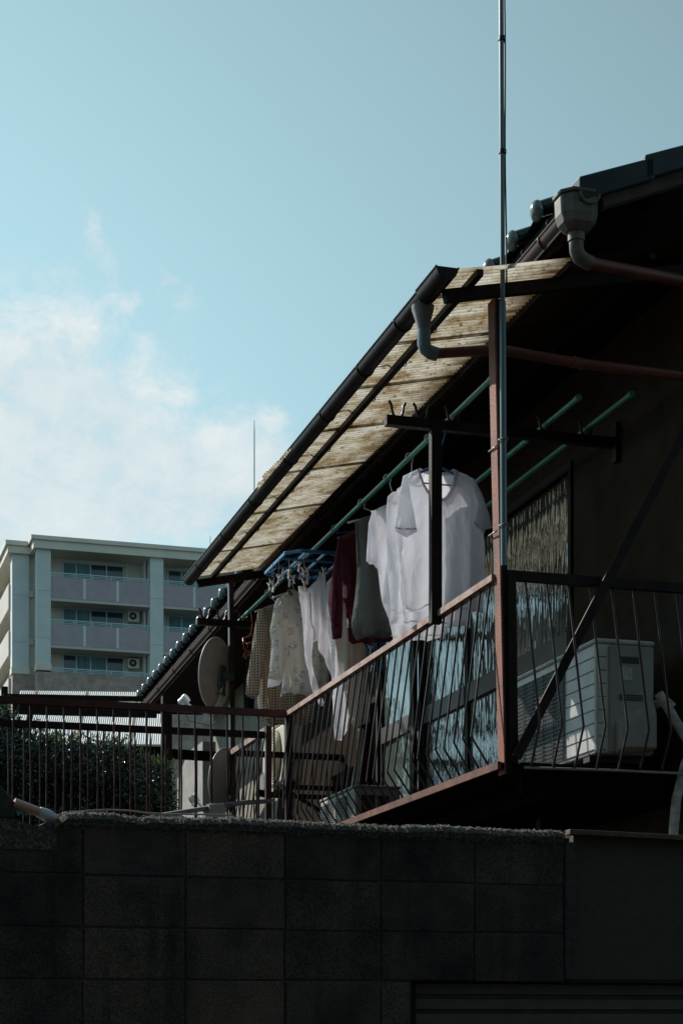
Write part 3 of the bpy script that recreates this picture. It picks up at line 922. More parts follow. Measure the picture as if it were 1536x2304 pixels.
for (t, nm) in ((-.167, 'purlin'), (.345, 'purlin'), (.80, 'purlin')):
    mb = MB()
    z = csz(t) - .015
    pts = [CS0 - (.02 if t < 0 else .0)] + [i * .9 + .4 for i in range(6)] + [CS1 - .03]
    for a, b_ in zip(pts[:-1], pts[1:]):
        mb.beam((t, a, z - .004), (t, b_, z - .004), .035, .032)
    pu = build(mb, nm, 'dark_steel', canopy)
    hk = MB()
    s = .1
    while s < 6.2:                             # hook bolts holding the sheet
        hk.tube([(t + .022, s, z + .02), (t + .024, s, z - .022), (t + .014, s + .003, z - .034), (t - .006, s + .004, z - .028)], .0036, 5)
        s += random.uniform(.38, .62)
    build_each(hk, 'hook_bolt', 'dark_steel', pu)
for s in (.02, 2.9, 6.25):
    if s == 2.9: a, b_ = .05, 1.10
    else: a, b_ = -.30, 1.10
    if s == 2.9: continue
    mb = MB().beam((a, s, csz(a) - .062), (b_, s, csz(b_) - .062), .045, .062)
    build(mb, 'rafter', 'dark_steel', canopy)
mb = MB().beam((T_WALL - .03, 0, csz(T_WALL) - .05), (T_WALL - .03, 6.25, csz(T_WALL) - .05), .05, .05)
build(mb, 'wall_plate', 'dark_wood', canopy)
mb = MB().beam((-.012, 6.25, 3.78), (.012, 6.25, 1.2), .042, .055, (0, 1, 0))
build(mb, 'rear_post', 'baluster_paint', canopy)
gm = MB(); half_gutter(gm, -.346, .10, 6.38, 3.80, 3.795, .052, depth=1.05)
gt = build(gm, 'gutter', 'gutter_dark', canopy, smooth='auto')
mb = MB(); half_gutter(mb, -.346, -.16, .16, 3.802, 3.802, .059, depth=1.08)
build(mb, 'end_piece', 'gutter_dark', gt, smooth='auto')
mb = MB()
for i, s in enumerate((.55, 1.25, 2.05, 2.95, 3.95, 4.9, 5.85)):
    mb.tube([(-.346 + .0545 * math.cos(a), s, 3.798 + .0575 * math.sin(a)) for a in [math.pi + math.pi * k / 10 for k in range(11)]] + [(-.22, s, 3.83), (-.17, s, 3.80)], .0038, 6)
build_each(mb, 'gutter_strap', 'gutter_dark', gt, smooth=True)
dp = thing('downpipe', 'thin red brown downpipe with pale funnel elbow running from the canopy gutter to the house', 'downpipe', (-.33, .23, 3.4))
mb = MB().tube([(-.343, .23, 3.755), (-.343, .23, 3.735), (-.340, .23, 3.66), (-.338, .23, 3.625)], [.060, .058, .036, .034], 16)
build(mb, 'funnel', 'pvc_pale', dp, smooth='auto')
mb = MB().tube([(-.338, .23, 3.63), (-.337, .23, 3.56), (-.327, .228, 3.532), (-.300, .226, 3.515), (-.265, .222, 3.508)], .036, 16)
build(mb, 'elbow', 'mast_metal', dp, smooth='auto')
q1 = F.on_y(1300, 817, .12); q2 = F.on_y(1560, 850, .04)
mb = MB().tube([(-.285, .224, 3.510), (.05, .17, F.on_y(1100, 784, .17)[1]), (q1[0], .12, q1[1]), (q2[0], .04, q2[1]), (1.4, -.03, 3.40)], .0265, 14)
mb.tube([(q1[0] - .03, .123, q1[1] + .005), (q1[0] + .03, .117, q1[1] - .005)], .0305, 14)
build(mb, 'pipe', 'pipe_red', dp, smooth='auto')

# mast strapped to the corner post
mast = thing('antenna_mast', 'tall thin steel mast wired to the corner post and rising out of the top', 'mast', (.04, -.065, 2.36))
x0 = F.on_y(1133, 1280, -.07)[0]; x1 = F.on_y(1127, 0, -.07)[0]
zt = 7.2
def mx_(z):
    return x0 + (x1 - x0) * (z - 2.32) / (5.2 - 2.32)
mb = MB().tube([(mx_(2.345), -.07, 2.345), (mx_(3.0), -.07, 3.0), (mx_(3.7), -.07, 3.7)], .0168, 12)
mb.tube([(mx_(3.7), -.07, 3.7), (mx_(4.6), -.07, 4.6), (mx_(zt), -.07, zt)], .0125, 12)
build(mb, 'tube', 'mast_metal', mast, smooth='auto')
mb = MB().tube([(mx_(z) + .019 + .003 * math.sin(z * 5.3), -.068 - .004 * math.cos(z * 3), z) for z in [3.74 + i * .12 for i in range(28)]], .0045, 6)
build(mb, 'cable', 'cable_dark', mast, smooth=True)
mb = MB()
for z in (4.47, 5.05, 5.62): mb.tube([(mx_(z) + .003, -.07, z - .010), (mx_(z) + .003, -.07, z + .010)], .020, 12)
build_each(mb, 'clamp', 'cable_dark', mast)
mb = MB()
for z in (2.545, 2.985):
    mb.tube([(-.026 + .02 * (3.74 - z) , -.03, z - .012), (mx_(z) - .03, -.082, z), (mx_(z) + .004, -.094, z + .012), (mx_(z) + .022, -.075, z + .010), (.05, .09, z), (-.028, .09, z - .006), (-.030, -.03, z - .012)], .0045, 6)
build_each(mb, 'tie_wire', 'wire', mast, smooth=True)

# ================================================================== LAUNDRY ARMS AND POLES
PZ = 3.452
def arm(name, label, s, post_to, tend=1.10):
    th_ = thing(name, label, 'pole bracket', (-.03, s, post_to))
    build(MB().beam((-.325, s, 3.385), (tend, s, 3.385), .05, .055), 'arm', 'dark_steel', th_)
    if post_to < 3:
        build(MB().beam((-.028, s, 3.36), (-.028, s, post_to), .062, .05, (0, 1, 0)), 'post', 'dark_steel', th_)
    build(MB().beam((tend - .02, s - .01, 3.27), (tend - .02, s - .01, 3.50), .02, .06, (0, 1, 0)), 'wall_plate', 'dark_steel', th_)
    for t in (-.253, -.108, .080, .36, .645, .90):
        for e in (-1, 1):
            mb = MB().tube([(t + e * .012, s, 3.405), (t + e * .026, s, 3.425), (t + e * .034, s + .003, 3.455), (t + e * .036, s + .004, 3.478), (t + e * .047, s + .004, 3.496), (t + e * .052, s + .004, 3.50)],
                           [.0085, .0085, .0085, .0085, .0085, .0085 if e < 0 else .004], 8)
            build(mb, 'hook', 'maroon_paint', th_, smooth='auto')
    return th_
arm('pole_bracket', 'dark steel pole bracket on a post at the side rail, crossing the nearest t-shirt', .93, 2.26)
arm('pole_bracket', 'dark steel arm with curved pole hooks at the far end beside the satellite dish', 6.16, 3.33)
def pole(label, t, s0, s1):
    mb = MB().tube([(t, s0, PZ), (t, s1, PZ)], .0158, 14)
    mb.tube([(t, s0 - .012, PZ), (t, s0 + .03, PZ)], .0185, 14)
    return tag(build(mb, 'laundry_pole', 'green_pole', smooth='auto'), label, 'laundry pole', 'green clothes poles')
PT = .080
pole('green clothes pole carrying all the hung washing, leftmost of three', PT, .33, 6.5)
pole('empty green clothes pole in the middle of three, its end beside the steel mast', .645, .47, 6.4)
pole('empty green clothes pole nearest the house wall, rightmost of three', .90, .33, 6.4)

# ================================================================== CLOTHES
def px_poly(pts, s): return [F.on_y(x, y, s) for (x, y) in pts]
def seg_dist(p, a, b_):
    ax, az = a; bx, bz = b_
    dx, dz = bx - ax, bz - az
    l = dx * dx + dz * dz
    u = 0 if l == 0 else max(0, min(1, ((p[0] - ax) * dx + (p[1] - az) * dz) / l))
    return math.hypot(p[0] - ax - u * dx, p[1] - az - u * dz)
def smooth_poly(poly, it=1):
    for _ in range(it):
        o = []
        n = len(poly)
        for i in range(n):
            a, b_ = poly[i], poly[(i + 1) % n]
            o.append((a[0] * .75 + b_[0] * .25, a[1] * .75 + b_[1] * .25))
            o.append((a[0] * .25 + b_[0] * .75, a[1] * .25 + b_[1] * .75))
        poly = o
    return poly
def sheet_mesh(poly, h=.014):
    """triangulated points inside a polygon -> (verts2d, faces, dist)"""
    bp = []
    n = len(poly)
    for i in range(n):
        a, b_ = poly[i], poly[(i + 1) % n]
        l = math.hypot(a[0] - b_[0], a[1] - b_[1])
        k = max(1, int(l / h))
        for j in range(k): bp.append((a[0] + (b_[0] - a[0]) * j / k, a[1] + (b_[1] - a[1]) * j / k))
    xs = [p[0] for p in bp]; zs = [p[1] for p in bp]
    def inside(x, z):
        c = False
        for i in range(n):
            a, b_ = poly[i], poly[(i + 1) % n]
            if (a[1] > z) != (b_[1] > z) and x < (b_[0] - a[0]) * (z - a[1]) / (b_[1] - a[1]) + a[0]: c = not c
        return c
    pts = [Vector(p) for p in bp]
    nb = len(pts)
    z = min(zs); row = 0
    while z < max(zs):
        x = min(xs) + (h / 2 if row % 2 else 0)
        while x < max(xs):
            if inside(x, z):
                d = min(seg_dist((x, z), poly[i], poly[(i + 1) % n]) for i in range(n))
                if d > h * .5: pts.append(Vector((x, z)))
            x += h
        z += h * .87; row += 1
    edges = [(i, (i + 1) % nb) for i in range(nb)]
    r = mg.delaunay_2d_cdt(pts, edges, [], 1, 1e-6)
    v2 = r[0]; fs = r[2]
    dist = [min(seg_dist((p.x, p.y), poly[i], poly[(i + 1) % n]) for i in range(n)) for p in v2]
    return v2, fs, dist
def cloth_mb(poly, s, bulge=.03, side='both', fold=.010, lam=.075, seed=0, h=.014, wrinkle=.006, topflat=.12, mb=None, lean=0):
    mb = mb or MB()
    v2, fs, dist = sheet_mesh(poly, h)
    zt_ = max(p.y for p in v2); zb_ = min(p.y for p in v2)
    for sd_ in ((-1, 1) if side == 'both' else ((-1,) if side == 'front' else (1,))):
        vs_ = []
        for p, d in zip(v2, dist):
            q = min(1, d / .07)
            b_ = bulge * math.sqrt(max(0, 1 - (1 - q) ** 2))
            fall = max(0, min(1, (zt_ - p.y - topflat) / .35))
            ph = 2 * math.pi * p.x / lam + seed * 1.7 + 2.2 * fbm(p.x * 2, p.y * 1.1, seed)
            f = fold * fall * (math.sin(ph) + .5 * math.sin(ph * .53 + 1))
            w = wrinkle * fbm(p.x * 22, p.y * 10, seed + 3 * sd_) + wrinkle * 1.2 * fbm(p.x * 9, p.y * 7, seed + 5)
            vs_.append((p.x, s + sd_ * b_ + f + w + lean * (zt_ - p.y), p.y))
        mb.add(vs_, [tuple(f) if sd_ < 0 else tuple(reversed(f)) for f in fs])
    return mb
def along(pts_px, s, r, off=-.02, n=6, sm=1):
    P_ = [F.on_y(x, y, s + off) for (x, y) in pts_px]
    for _ in range(sm):
        o = [P_[0]]
        for a, b_ in zip(P_[:-1], P_[1:]):
            o += [(a[0] * .7 + b_[0] * .3, a[1] * .7 + b_[1] * .3), (a[0] * .3 + b_[0] * .7, a[1] * .3 + b_[1] * .7)]
        o.append(P_[-1]); P_ = o
    return MB().tube([(p[0], s + off, p[1]) for p in P_], r, n)

def hanger(label, s, t_neck, z_neck, w, m, drop=.07, bar=True, hookz=None):
    """clothes hanger: hook over the pole, sloping shoulders and a cross bar"""
    th_ = thing('clothes_hanger', label, 'hanger', (t_neck, s, z_neck), group='hangers on the clothes pole')
    hz = PZ
    r = .024
    pts = [(PT + r * math.cos(a), s, hz + r * math.sin(a) * 1.15) for a in [math.pi * 1.12 - math.pi * 1.25 * k / 10 for k in range(11)]]
    pts += [(PT + .017, s, hz - .03), ((PT + t_neck) / 2 + .008, s, (hz + z_neck) / 2 - .005), (t_neck, s, z_neck)]
    build(MB().tube(pts, .0048, 8), 'hook', m, th_, smooth=True)
    mb = MB()
    sh = [(t_neck + w / 2 * k, s, z_neck - drop * abs(k) ** 1.25 - .004) for k in [-1, -.8, -.6, -.4, -.2, 0, .2, .4, .6, .8, 1]]
    mb.tube(sh, .0075, 8)
    if bar: mb.tube([(t_neck - w / 2 * .96, s, z_neck - drop - .006), (t_neck + w / 2 * .96, s, z_neck - drop - .006)], .0045, 8)
    build(mb, 'shoulders', m, th_, smooth=True)
    return th_
def garment(name, label, cat, s, body, m, group=None, **kw):
    P_ = px_poly(body, s)
    b = (sum(p[0] for p in P_) / len(P_), s, min(p[1] for p in P_))
    th_ = thing(name, label, cat, b, group)
    if m == 'cotton_white':
        build(cloth_mb(P_, s, side='front', **kw), 'front_panel', m, th_, smooth=True)
        build(cloth_mb(P_, s, side='back', **kw), 'back_panel', 'cotton_sheer', th_, smooth=True)
    else:
        build(cloth_mb(P_, s, **kw), 'body', m, th_, smooth=True)
    return th_

# --- nearest t-shirt
s = 1.10
t1 = thing('t_shirt', 'nearest white scoop neck t-shirt on a blue hanger, facing the lane behind a dark post', 't-shirt', (.08, s, 2.3), 'white undershirts')
left = [(940, 1056), (925, 1062), (907, 1071), (901, 1100), (897, 1150), (893, 1200), (894, 1238), (901, 1282), (907, 1335), (913, 1376)]
hem = [(930, 1379), (950, 1374), (970, 1366), (990, 1372), (1012, 1374), (1035, 1373), (1056, 1378), (1070, 1376), (1084, 1382)]
right = [(1086, 1340), (1089, 1290), (1089, 1250), (1086, 1200), (1082, 1150), (1080, 1120), (1068, 1080), (1050, 1069), (1025, 1058)]
neck_f = [(1024, 1072), (1019, 1095), (1010, 1115), (998, 1127), (982, 1124), (965, 1112), (952, 1094), (945, 1075)]
neck_b = [(1010, 1064), (990, 1068), (965, 1065), (950, 1060)]
build(cloth_mb(px_poly(left + hem + right + neck_f, s), s, .035, 'front', fold=.011, lam=.12, seed=1, h=.011), 'front_panel', 'cotton_white', t1, smooth=True)
build(cloth_mb(px_poly(left + hem + right + neck_b, s), s, .030, 'back', fold=.011, lam=.12, seed=1, h=.013), 'back_panel', 'cotton_sheer', t1, smooth=True)
build(along([(940, 1056)] + neck_f[::-1] + [(1025, 1058)], s, .0115, -.006, 8), 'neckband', 'cotton_trim', t1, smooth=True)
build(along([(943, 1056)] + neck_b[::-1] + [(1022, 1058)], s, .009, .006, 8), 'neckband', 'cotton_trim', t1, smooth=True)
sl1 = [(925, 1064), (907, 1071), (899, 1112), (892, 1150), (887, 1191), (893, 1199), (905, 1205), (914, 1209), (926, 1203), (938, 1196), (934, 1172), (929, 1145), (923, 1118), (921, 1090)]
build(cloth_mb(px_poly(sl1, s - .085), s - .085, .030, fold=.006, lam=.06, seed=4, h=.010), 'sleeve', 'cotton_white', t1, smooth=True)
sl2 = [(1060, 1074), (1068, 1080), (1083, 1109), (1098, 1154), (1109, 1187), (1098, 1190), (1091, 1191), (1088, 1202), (1078, 1192), (1067, 1181), (1071, 1160), (1077, 1133), (1066, 1100)]
build(cloth_mb(px_poly(sl2, s - .06), s - .06, .028, fold=.010, lam=.045, seed=5, h=.010), 'sleeve', 'cotton_white', t1, smooth=True)
for p_, o_ in (([(888, 1186), (900, 1190), (914, 1190), (937, 1190)], -.094), ([(1066, 1176), (1080, 1186), (1090, 1196)], -.055)):
    build(along(p_, s, .0035, o_ - .012, 6), 'sleeve_hem', 'cotton_trim', t1, smooth=True)
build(along([(912, 1367), (930, 1370), (950, 1365), (970, 1357), (990, 1363), (1012, 1365), (1035, 1364), (1056, 1369), (1070, 1367), (1084, 1372)], s, .0035, -.006, 6), 'hem_stitch', 'cotton_trim', t1, smooth=True)
build(along([(899, 1112), (908, 1109), (923, 1117)], s, .005, -.075, 6), 'shoulder_seam', 'cotton_trim', t1, smooth=True)
tn, zn = F.on_y(985, 1068, s)
hanger('blue plastic hanger with a cross bar inside the nearest t-shirt', s, tn, zn + .055, .40, 'blue_plastic', .105)

# --- shirts behind it
def tee(label, s, body, sleeve, hemline, seed, name='t_shirt', m='cotton_white'):
    g_ = garment(name, label, 't-shirt', s, body, m, 'white undershirts', bulge=.032, fold=.016, lam=.10, seed=seed, h=.014)
    if sleeve: build(cloth_mb(px_poly(sleeve, s - .035), s - .035, .035, fold=.014, lam=.045, seed=seed + 9, h=.011), 'sleeve', m, g_, smooth=True)
    if hemline: build(along(hemline, s, .0035, -.012, 6), 'hem_stitch', 'cotton_trim', g_, smooth=True)
    return g_
tee('white undershirt hanging directly behind the nearest t-shirt, its hem just below', 1.36,
    [(893, 1100), (930, 1075), (990, 1068), (1045, 1080), (1060, 1110), (1064, 1200), (1062, 1300), (1060, 1412), (1035, 1408), (1010, 1414), (985, 1407), (960, 1412), (935, 1407), (908, 1408), (900, 1330), (894, 1230)],
    None, [(907, 1398), (935, 1397), (960, 1402), (985, 1398), (1010, 1403), (1035, 1399), (1058, 1402)], 2)
tee('white sleeveless undershirt, third from the front, its straight left edge in the sun', 1.72,
    [(896, 1104), (881, 1108), (872, 1118), (869, 1150), (869, 1187), (872, 1230), (874, 1280), (877, 1324), (880, 1365), (877, 1405), (899, 1406), (930, 1404), (960, 1407), (1000, 1403), (1015, 1300), (1012, 1150), (985, 1110)],
    None, [(879, 1372), (899, 1374), (912, 1371)], 3)
tee('white short sleeved undershirt, fourth from the front beside the grey knit vest', 2.16,
    [(868, 1136), (852, 1142), (839, 1151), (834, 1180), (840, 1230), (848, 1280), (856, 1333), (866, 1370), (874, 1399), (883, 1445), (905, 1448), (930, 1440), (960, 1443), (985, 1436), (1004, 1438), (996, 1340), (985, 1220), (960, 1150), (920, 1128)],
    [(846, 1146), (836, 1153), (829, 1178), (826, 1220), (824, 1262), (830, 1270), (838, 1269), (848, 1279), (851, 1256), (846, 1220), (846, 1180)],
    [(880, 1430), (905, 1434), (930, 1427), (960, 1430), (990, 1424)], 6)
for (lab, s, px_, py_, w, m, dr) in (
        ('pale green plastic hanger of the second white undershirt', 1.36, 975, 1078, .34, 'pale_plastic', .05),
        ('white plastic hanger of the third white undershirt', 1.72, 925, 1112, .30, 'white_plastic', .05),
        ('pale hanger of the fourth white undershirt', 2.16, 890, 1138, .32, 'pale_plastic', .05)):
    a, b_ = F.on_y(px_, py_, s)
    hanger(lab, s, a, b_, w, m, dr, False)

# --- grey vest
s = 2.72
v = garment('knit_vest', 'dark grey sleeveless knit vest between white undershirt and maroon top', 'vest', s,
    [(835, 1160), (820, 1163), (808, 1168), (800, 1176), (802, 1200), (804, 1240), (805, 1273), (803, 1310), (799, 1345), (795, 1380), (792, 1400), (795, 1424), (804, 1440), (818, 1436), (832, 1434), (848, 1433), (862, 1436), (880, 1434), (905, 1436), (915, 1380), (912, 1250), (900, 1170), (870, 1155)],
    'grey_knit', bulge=.04, fold=.018, lam=.16, seed=8)
build(along([(800, 1176), (802, 1200), (804, 1240), (805, 1273)], s, .006, -.008), 'armhole_trim', 'grey_knit', v, smooth=True)
mb = MB()
for i in range(22):                                         # ribbed hem
    x = 797 + i * 4.9
    a, b_ = F.on_y(x, 1400, s), F.on_y(x + 1, 1433, s)
    mb.tube([(a[0], s - .046, a[1]), (b_[0], s - .030, b_[1])], .0045, 5)
build(mb, 'ribbed_hem', 'grey_knit', v, smooth=True)
a, b_ = F.on_y(850, 1162, s); hanger('white plastic hanger whose tip sticks out of the grey vest', s, a, b_, .42, 'white_plastic', .055, False)

# --- maroon top
s = 3.36
v = garment('sweatshirt', 'maroon long sleeved sweatshirt hanging behind the grey vest', 'sweatshirt', s,
    [(799, 1192), (778, 1202), (762, 1210), (760, 1240), (764, 1290), (769, 1320), (774, 1369), (778, 1410), (781, 1444), (795, 1449), (812, 1446), (835, 1449), (860, 1444), (884, 1446), (890, 1380), (880, 1250), (860, 1200)],
    'maroon_fleece', bulge=.035, fold=.022, lam=.11, seed=12)
build(cloth_mb(px_poly([(770, 1204), (761, 1211), (755, 1238), (751, 1264), (746, 1300), (740, 1335), (739, 1358), (743, 1390), (745, 1411), (770, 1410), (771, 1380), (770, 1354), (769, 1318), (765, 1280), (764, 1240)], s - .04), s - .04, .040, fold=.018, lam=.05, seed=3, h=.012), 'sleeve', 'maroon_fleece', v, smooth=True)
build(cloth_mb(px_poly([(745, 1410), (748, 1439), (758, 1438), (769, 1435), (770, 1409)], s - .04), s - .04, .034, fold=0, seed=3, h=.012), 'cuff', 'maroon_fleece', v, smooth=True)
build(cloth_mb(px_poly([(781, 1392), (779, 1411), (794, 1415), (796, 1400)], s - .045), s - .045, .004, fold=0, seed=3, h=.012), 'care_label', 'cotton_white', v)
a, b_ = F.on_y(812, 1198, s); hanger('blue plastic hanger of the maroon sweatshirt', s, a, b_, .34, 'blue_plastic', .05, False)

# --- cream trousers and second white pair
garment('trousers', 'cream trousers hanging below the maroon sweatshirt, two legs reaching behind the railing', 'trousers', 3.62,
    [(752, 1300), (749, 1360), (752, 1440), (760, 1482), (767, 1525), (772, 1556), (782, 1592), (791, 1626), (797, 1637), (808, 1634), (818, 1630), (831, 1627), (832, 1578), (824, 1530), (821, 1447), (822, 1330), (812, 1296)],
    'cotton_cream', group='trousers on the peg hanger', bulge=.045, fold=.020, lam=.085, seed=15, h=.016)
garment('trousers', 'pale grey white trousers hanging lowest of all, behind the long johns and the rail', 'trousers', 3.86,
    [(734, 1311), (748, 1297), (770, 1300), (784, 1330), (786, 1420), (782, 1480), (778, 1540), (784, 1605), (781, 1644), (769, 1667), (755, 1665), (749, 1610), (744, 1540), (741, 1470), (737, 1400)],
    'cotton_white', group='trousers on the peg hanger', bulge=.045, fold=.020, lam=.08, seed=16, h=.016)
# --- long johns
s = 4.15
v = garment('long_johns', 'white long johns pegged crookedly at the waist to the blue peg hanger', 'long johns', s,
    [(671, 1318), (677, 1320), (684, 1327), (695, 1322), (703, 1314), (712, 1305), (719, 1296), (725, 1288), (731, 1283), (733, 1312), (738, 1349), (745, 1392), (748, 1435), (755, 1478), (764, 1520), (768, 1545), (773, 1557), (768, 1562), (762, 1561), (752, 1540), (743, 1521), (731, 1484), (722, 1470), (716, 1459), (712, 1443),
     (705, 1445), (702, 1470), (703, 1494), (707, 1520), (711, 1534), (721, 1562), (729, 1580), (727, 1588), (721, 1588), (708, 1568), (696, 1525), (687, 1478), (681, 1429), (677, 1370)],
    'cotton_white_thin', bulge=.030, fold=.014, lam=.055, seed=21, h=.011, wrinkle=.008, topflat=.0)
build(along([(671, 1321), (684, 1331), (695, 1326), (712, 1309), (726, 1291), (731, 1287)], s, .007, -.012, 8), 'waistband', 'cotton_white', v, smooth=True)
build(along([(697, 1335), (699, 1370), (699, 1402), (704, 1410), (708, 1425), (706, 1440)], s, .0045, -.034, 6), 'front_seam', 'cotton_trim', v, smooth=True)

# --- floral top
s = 4.72
v = garment('pyjama_top', 'cream pyjama top with faded flower print behind the white long johns', 'pyjama top', s,
    [(653, 1325), (640, 1336), (623, 1347), (618, 1360), (622, 1400), (630, 1450), (637, 1500), (637, 1533), (632, 1568), (642, 1562), (653, 1558), (662, 1562), (672, 1559), (690, 1568), (708, 1571), (725, 1564), (742, 1552), (740, 1520), (735, 1480), (728, 1400), (715, 1350), (690, 1332), (670, 1332)],
    'floral_cotton', bulge=.045, fold=.026, lam=.13, seed=25, h=.015)
build(cloth_mb(px_poly([(632, 1342), (622, 1348), (617, 1360), (613, 1385), (607, 1420), (611, 1445), (609, 1480), (604, 1528), (620, 1532), (636, 1529), (641, 1500), (645, 1470), (642, 1430), (636, 1399), (640, 1365)], s - .05), s - .05, .048, fold=.014, lam=.07, seed=7, h=.013), 'sleeve', 'floral_cotton', v, smooth=True)
build(cloth_mb(px_poly([(604, 1527), (602, 1547), (615, 1545), (629, 1541), (637, 1528), (620, 1531)], s - .052), s - .052, .044, fold=0, seed=7, h=.013), 'cuff', 'cotton_white', v, smooth=True)
build(along([(648, 1326), (655, 1338), (663, 1352), (674, 1362)], s, .014, -.03, 8), 'collar_band', 'brown_cloth', v, smooth=True)
a, b_ = F.on_y(664, 1330, s); hanger('pale green hanger of the flowered pyjama top', s, a, b_, .36, 'pale_plastic', .06, False)

# --- check shirt
s = 5.30
v = garment('flannel_shirt', 'beige and black small check long sleeved shirt, farthest left on the pole', 'shirt', s,
    [(618, 1358), (600, 1364), (588, 1370), (580, 1380), (582, 1430), (584, 1500), (581, 1550), (580, 1595), (584, 1612), (593, 1625), (614, 1634), (632, 1630), (650, 1633), (668, 1630), (684, 1632), (700, 1626), (708, 1618), (712, 1560), (708, 1450), (695, 1375), (660, 1358)],
    'check_flannel', bulge=.045, fold=.026, lam=.12, seed=31, h=.015)
build(cloth_mb(px_poly([(596, 1366), (586, 1371), (580, 1378), (575, 1402), (571, 1426), (566, 1460), (561, 1494), (556, 1530), (552, 1563), (558, 1567), (566, 1572), (575, 1571), (582, 1563), (586, 1535), (591, 1508), (598, 1480), (605, 1450), (607, 1410)], s - .05), s - .05, .046, fold=.014, lam=.06, seed=33, h=.013), 'sleeve', 'check_flannel', v, smooth=True)
a, b_ = F.on_y(625, 1362, s); hanger('white hanger of the small check shirt', s, a, b_, .38, 'white_plastic', .06, False)

# --- dark garment, blue cloth behind the check shirt, on a red hanger
garment('dark_cloth', 'black garment hanging behind the check shirt sleeve at the far end', 'garment', 5.86,
    [(556, 1476), (574, 1470), (596, 1480), (600, 1540), (598, 1594), (586, 1600), (566, 1598), (550, 1594), (548, 1540), (551, 1500)], 'black_cloth', bulge=.03, fold=.015, seed=41)
garment('cloth', 'small pale blue cloth peeping out left of the check shirt hem', 'cloth', 5.62,
    [(577, 1465), (590, 1470), (592, 1600), (584, 1612), (571, 1604), (574, 1560), (572, 1480)], 'blue_cloth', bulge=.02, fold=.01, seed=42)
rhg = thing('peg_hanger', 'red plastic peg hanger folded at the far end of the pole', 'peg hanger', (.03, 5.8, 3.1), 'peg hangers')
mb = MB(); pg = MB()
def rp(x, y, s_=5.82):
    a_, b2 = F.on_y(x, y, s_); return (a_, s_, b2)
mb.tube([rp(547, 1437), rp(571, 1427), rp(580, 1440, 6.0), rp(556, 1450, 6.0), rp(547, 1437)], .008, 8)
mb.tube([rp(547, 1437), rp(549, 1460), rp(566, 1470), rp(575, 1452)], .007, 8)
mb.tube([rp(555, 1450), rp(574, 1442)], .007, 8)
build(mb, 'frame', 'red_plastic', rhg, smooth=True)
random.seed(3)
for i in range(9):
    x, y = 549 + random.uniform(0, 20), 1448 + random.uniform(0, 26)
    mb = MB().tube([rp(x, y), rp(x + random.uniform(-3, 3), y + 9)], .006, 6)
    build(mb, 'peg', 'red_plastic', rhg)
build(MB().tube([rp(563, 1430), rp(568, 1405, 5.9), (PT, 5.9, PZ + .02)], .004, 6), 'hook', 'red_plastic', rhg)

# --- blue peg hanger with its pegs
ph_s0, ph_s1, ph_t0, ph_t1, ph_z = 3.66, 4.38, -.175, .262, 3.365
pgh = thing('peg_hanger', 'blue rectangular peg hanger frame with white pegs, the long johns pegged under it', 'peg hanger', (.04, 4.0, 3.2), 'peg hangers')
mb = MB()
c_ = .06
ring = [(ph_t0 + c_ * 1.6, ph_s0, ph_z), (ph_t1 - c_, ph_s0, ph_z), (ph_t1, ph_s0 + c_, ph_z), (ph_t1, ph_s1 - c_, ph_z), (ph_t1 - c_, ph_s1, ph_z), (ph_t0 + c_ * .5, ph_s1, ph_z), (ph_t0, ph_s1 - c_ * .5, ph_z), (ph_t0, ph_s0 + c_ * 1.6, ph_z), (ph_t0 + c_ * 1.6, ph_s0, ph_z)]
for a, b_ in zip(ring[:-1], ring[1:]):
    mb.beam(a, b_, .016, .024)
build(mb, 'frame', 'blue_plastic', pgh, bevel=.003)
mb = MB()
for t in (-.04, .10):
    mb.beam((t, ph_s0 + .01, ph_z), (t, ph_s1 - .01, ph_z), .012, .020)
for s_ in (3.9, 4.15): mb.beam((ph_t0 + .01, s_, ph_z - .002), (ph_t1 - .01, s_, ph_z - .002), .010, .016)
build(mb, 'cross_bars', 'blue_plastic', pgh)
mb = MB()
for (t, s_) in ((ph_t0 + .02, ph_s0 + .1), (ph_t1 - .02, ph_s0 + .1), (ph_t0 + .02, ph_s1 - .05), (ph_t1 - .02, ph_s1 - .05)):
    mb.tube([(t, s_, ph_z), (PT, 4.02, PZ + .03)], .0016, 5)
mb.tube([(PT - .02, 4.02, PZ + .005), (PT, 4.02, PZ + .026), (PT + .02, 4.02, PZ + .005)], .004, 6)
build(mb, 'hook', 'blue_plastic', pgh)
def peg_mb(p, rot, open_=.35, tilt=0.0):
    """a spring peg: two blunt leaves crossing at a pivot"""
    mb_ = MB()
    L_ = .066
    M3 = Matrix.Rotation(rot, 3, 'Z') @ Matrix.Rotation(tilt, 3, 'Y')
    for e in (-1, 1):
        for (z0_, z1_, x0_, x1_, w0, w1) in ((0, .030, .000, .010 * (1 + open_ * 2), .011, .013), (0, -.036, .000, .005, .013, .009)):
            ring0 = [Vector((e * x0_ + dx, dy, z0_)) for dx, dy in ((-.004, -w0 / 2), (.004, -w0 / 2), (.004, w0 / 2), (-.004, w0 / 2))]
            ring1 = [Vector((e * x1_ + dx, dy, z1_)) for dx, dy in ((-.003, -w1 / 2), (.003, -w1 / 2), (.003, w1 / 2), (-.003, w1 / 2))]
            mb_.loft([[tuple(Vector(p) + M3 @ q) for q in ring0], [tuple(Vector(p) + M3 @ q) for q in ring1]])
    return mb_
pegs = [(606, 1318), (613, 1310), (616, 1322), (627, 1302), (636, 1292), (650, 1290), (651, 1310), (660, 1303), (673, 1275), (675, 1283), (684, 1287), (692, 1278), (692, 1298), (684, 1311), (720, 1283), (728, 1286), (686, 1316)]
random.seed(5)
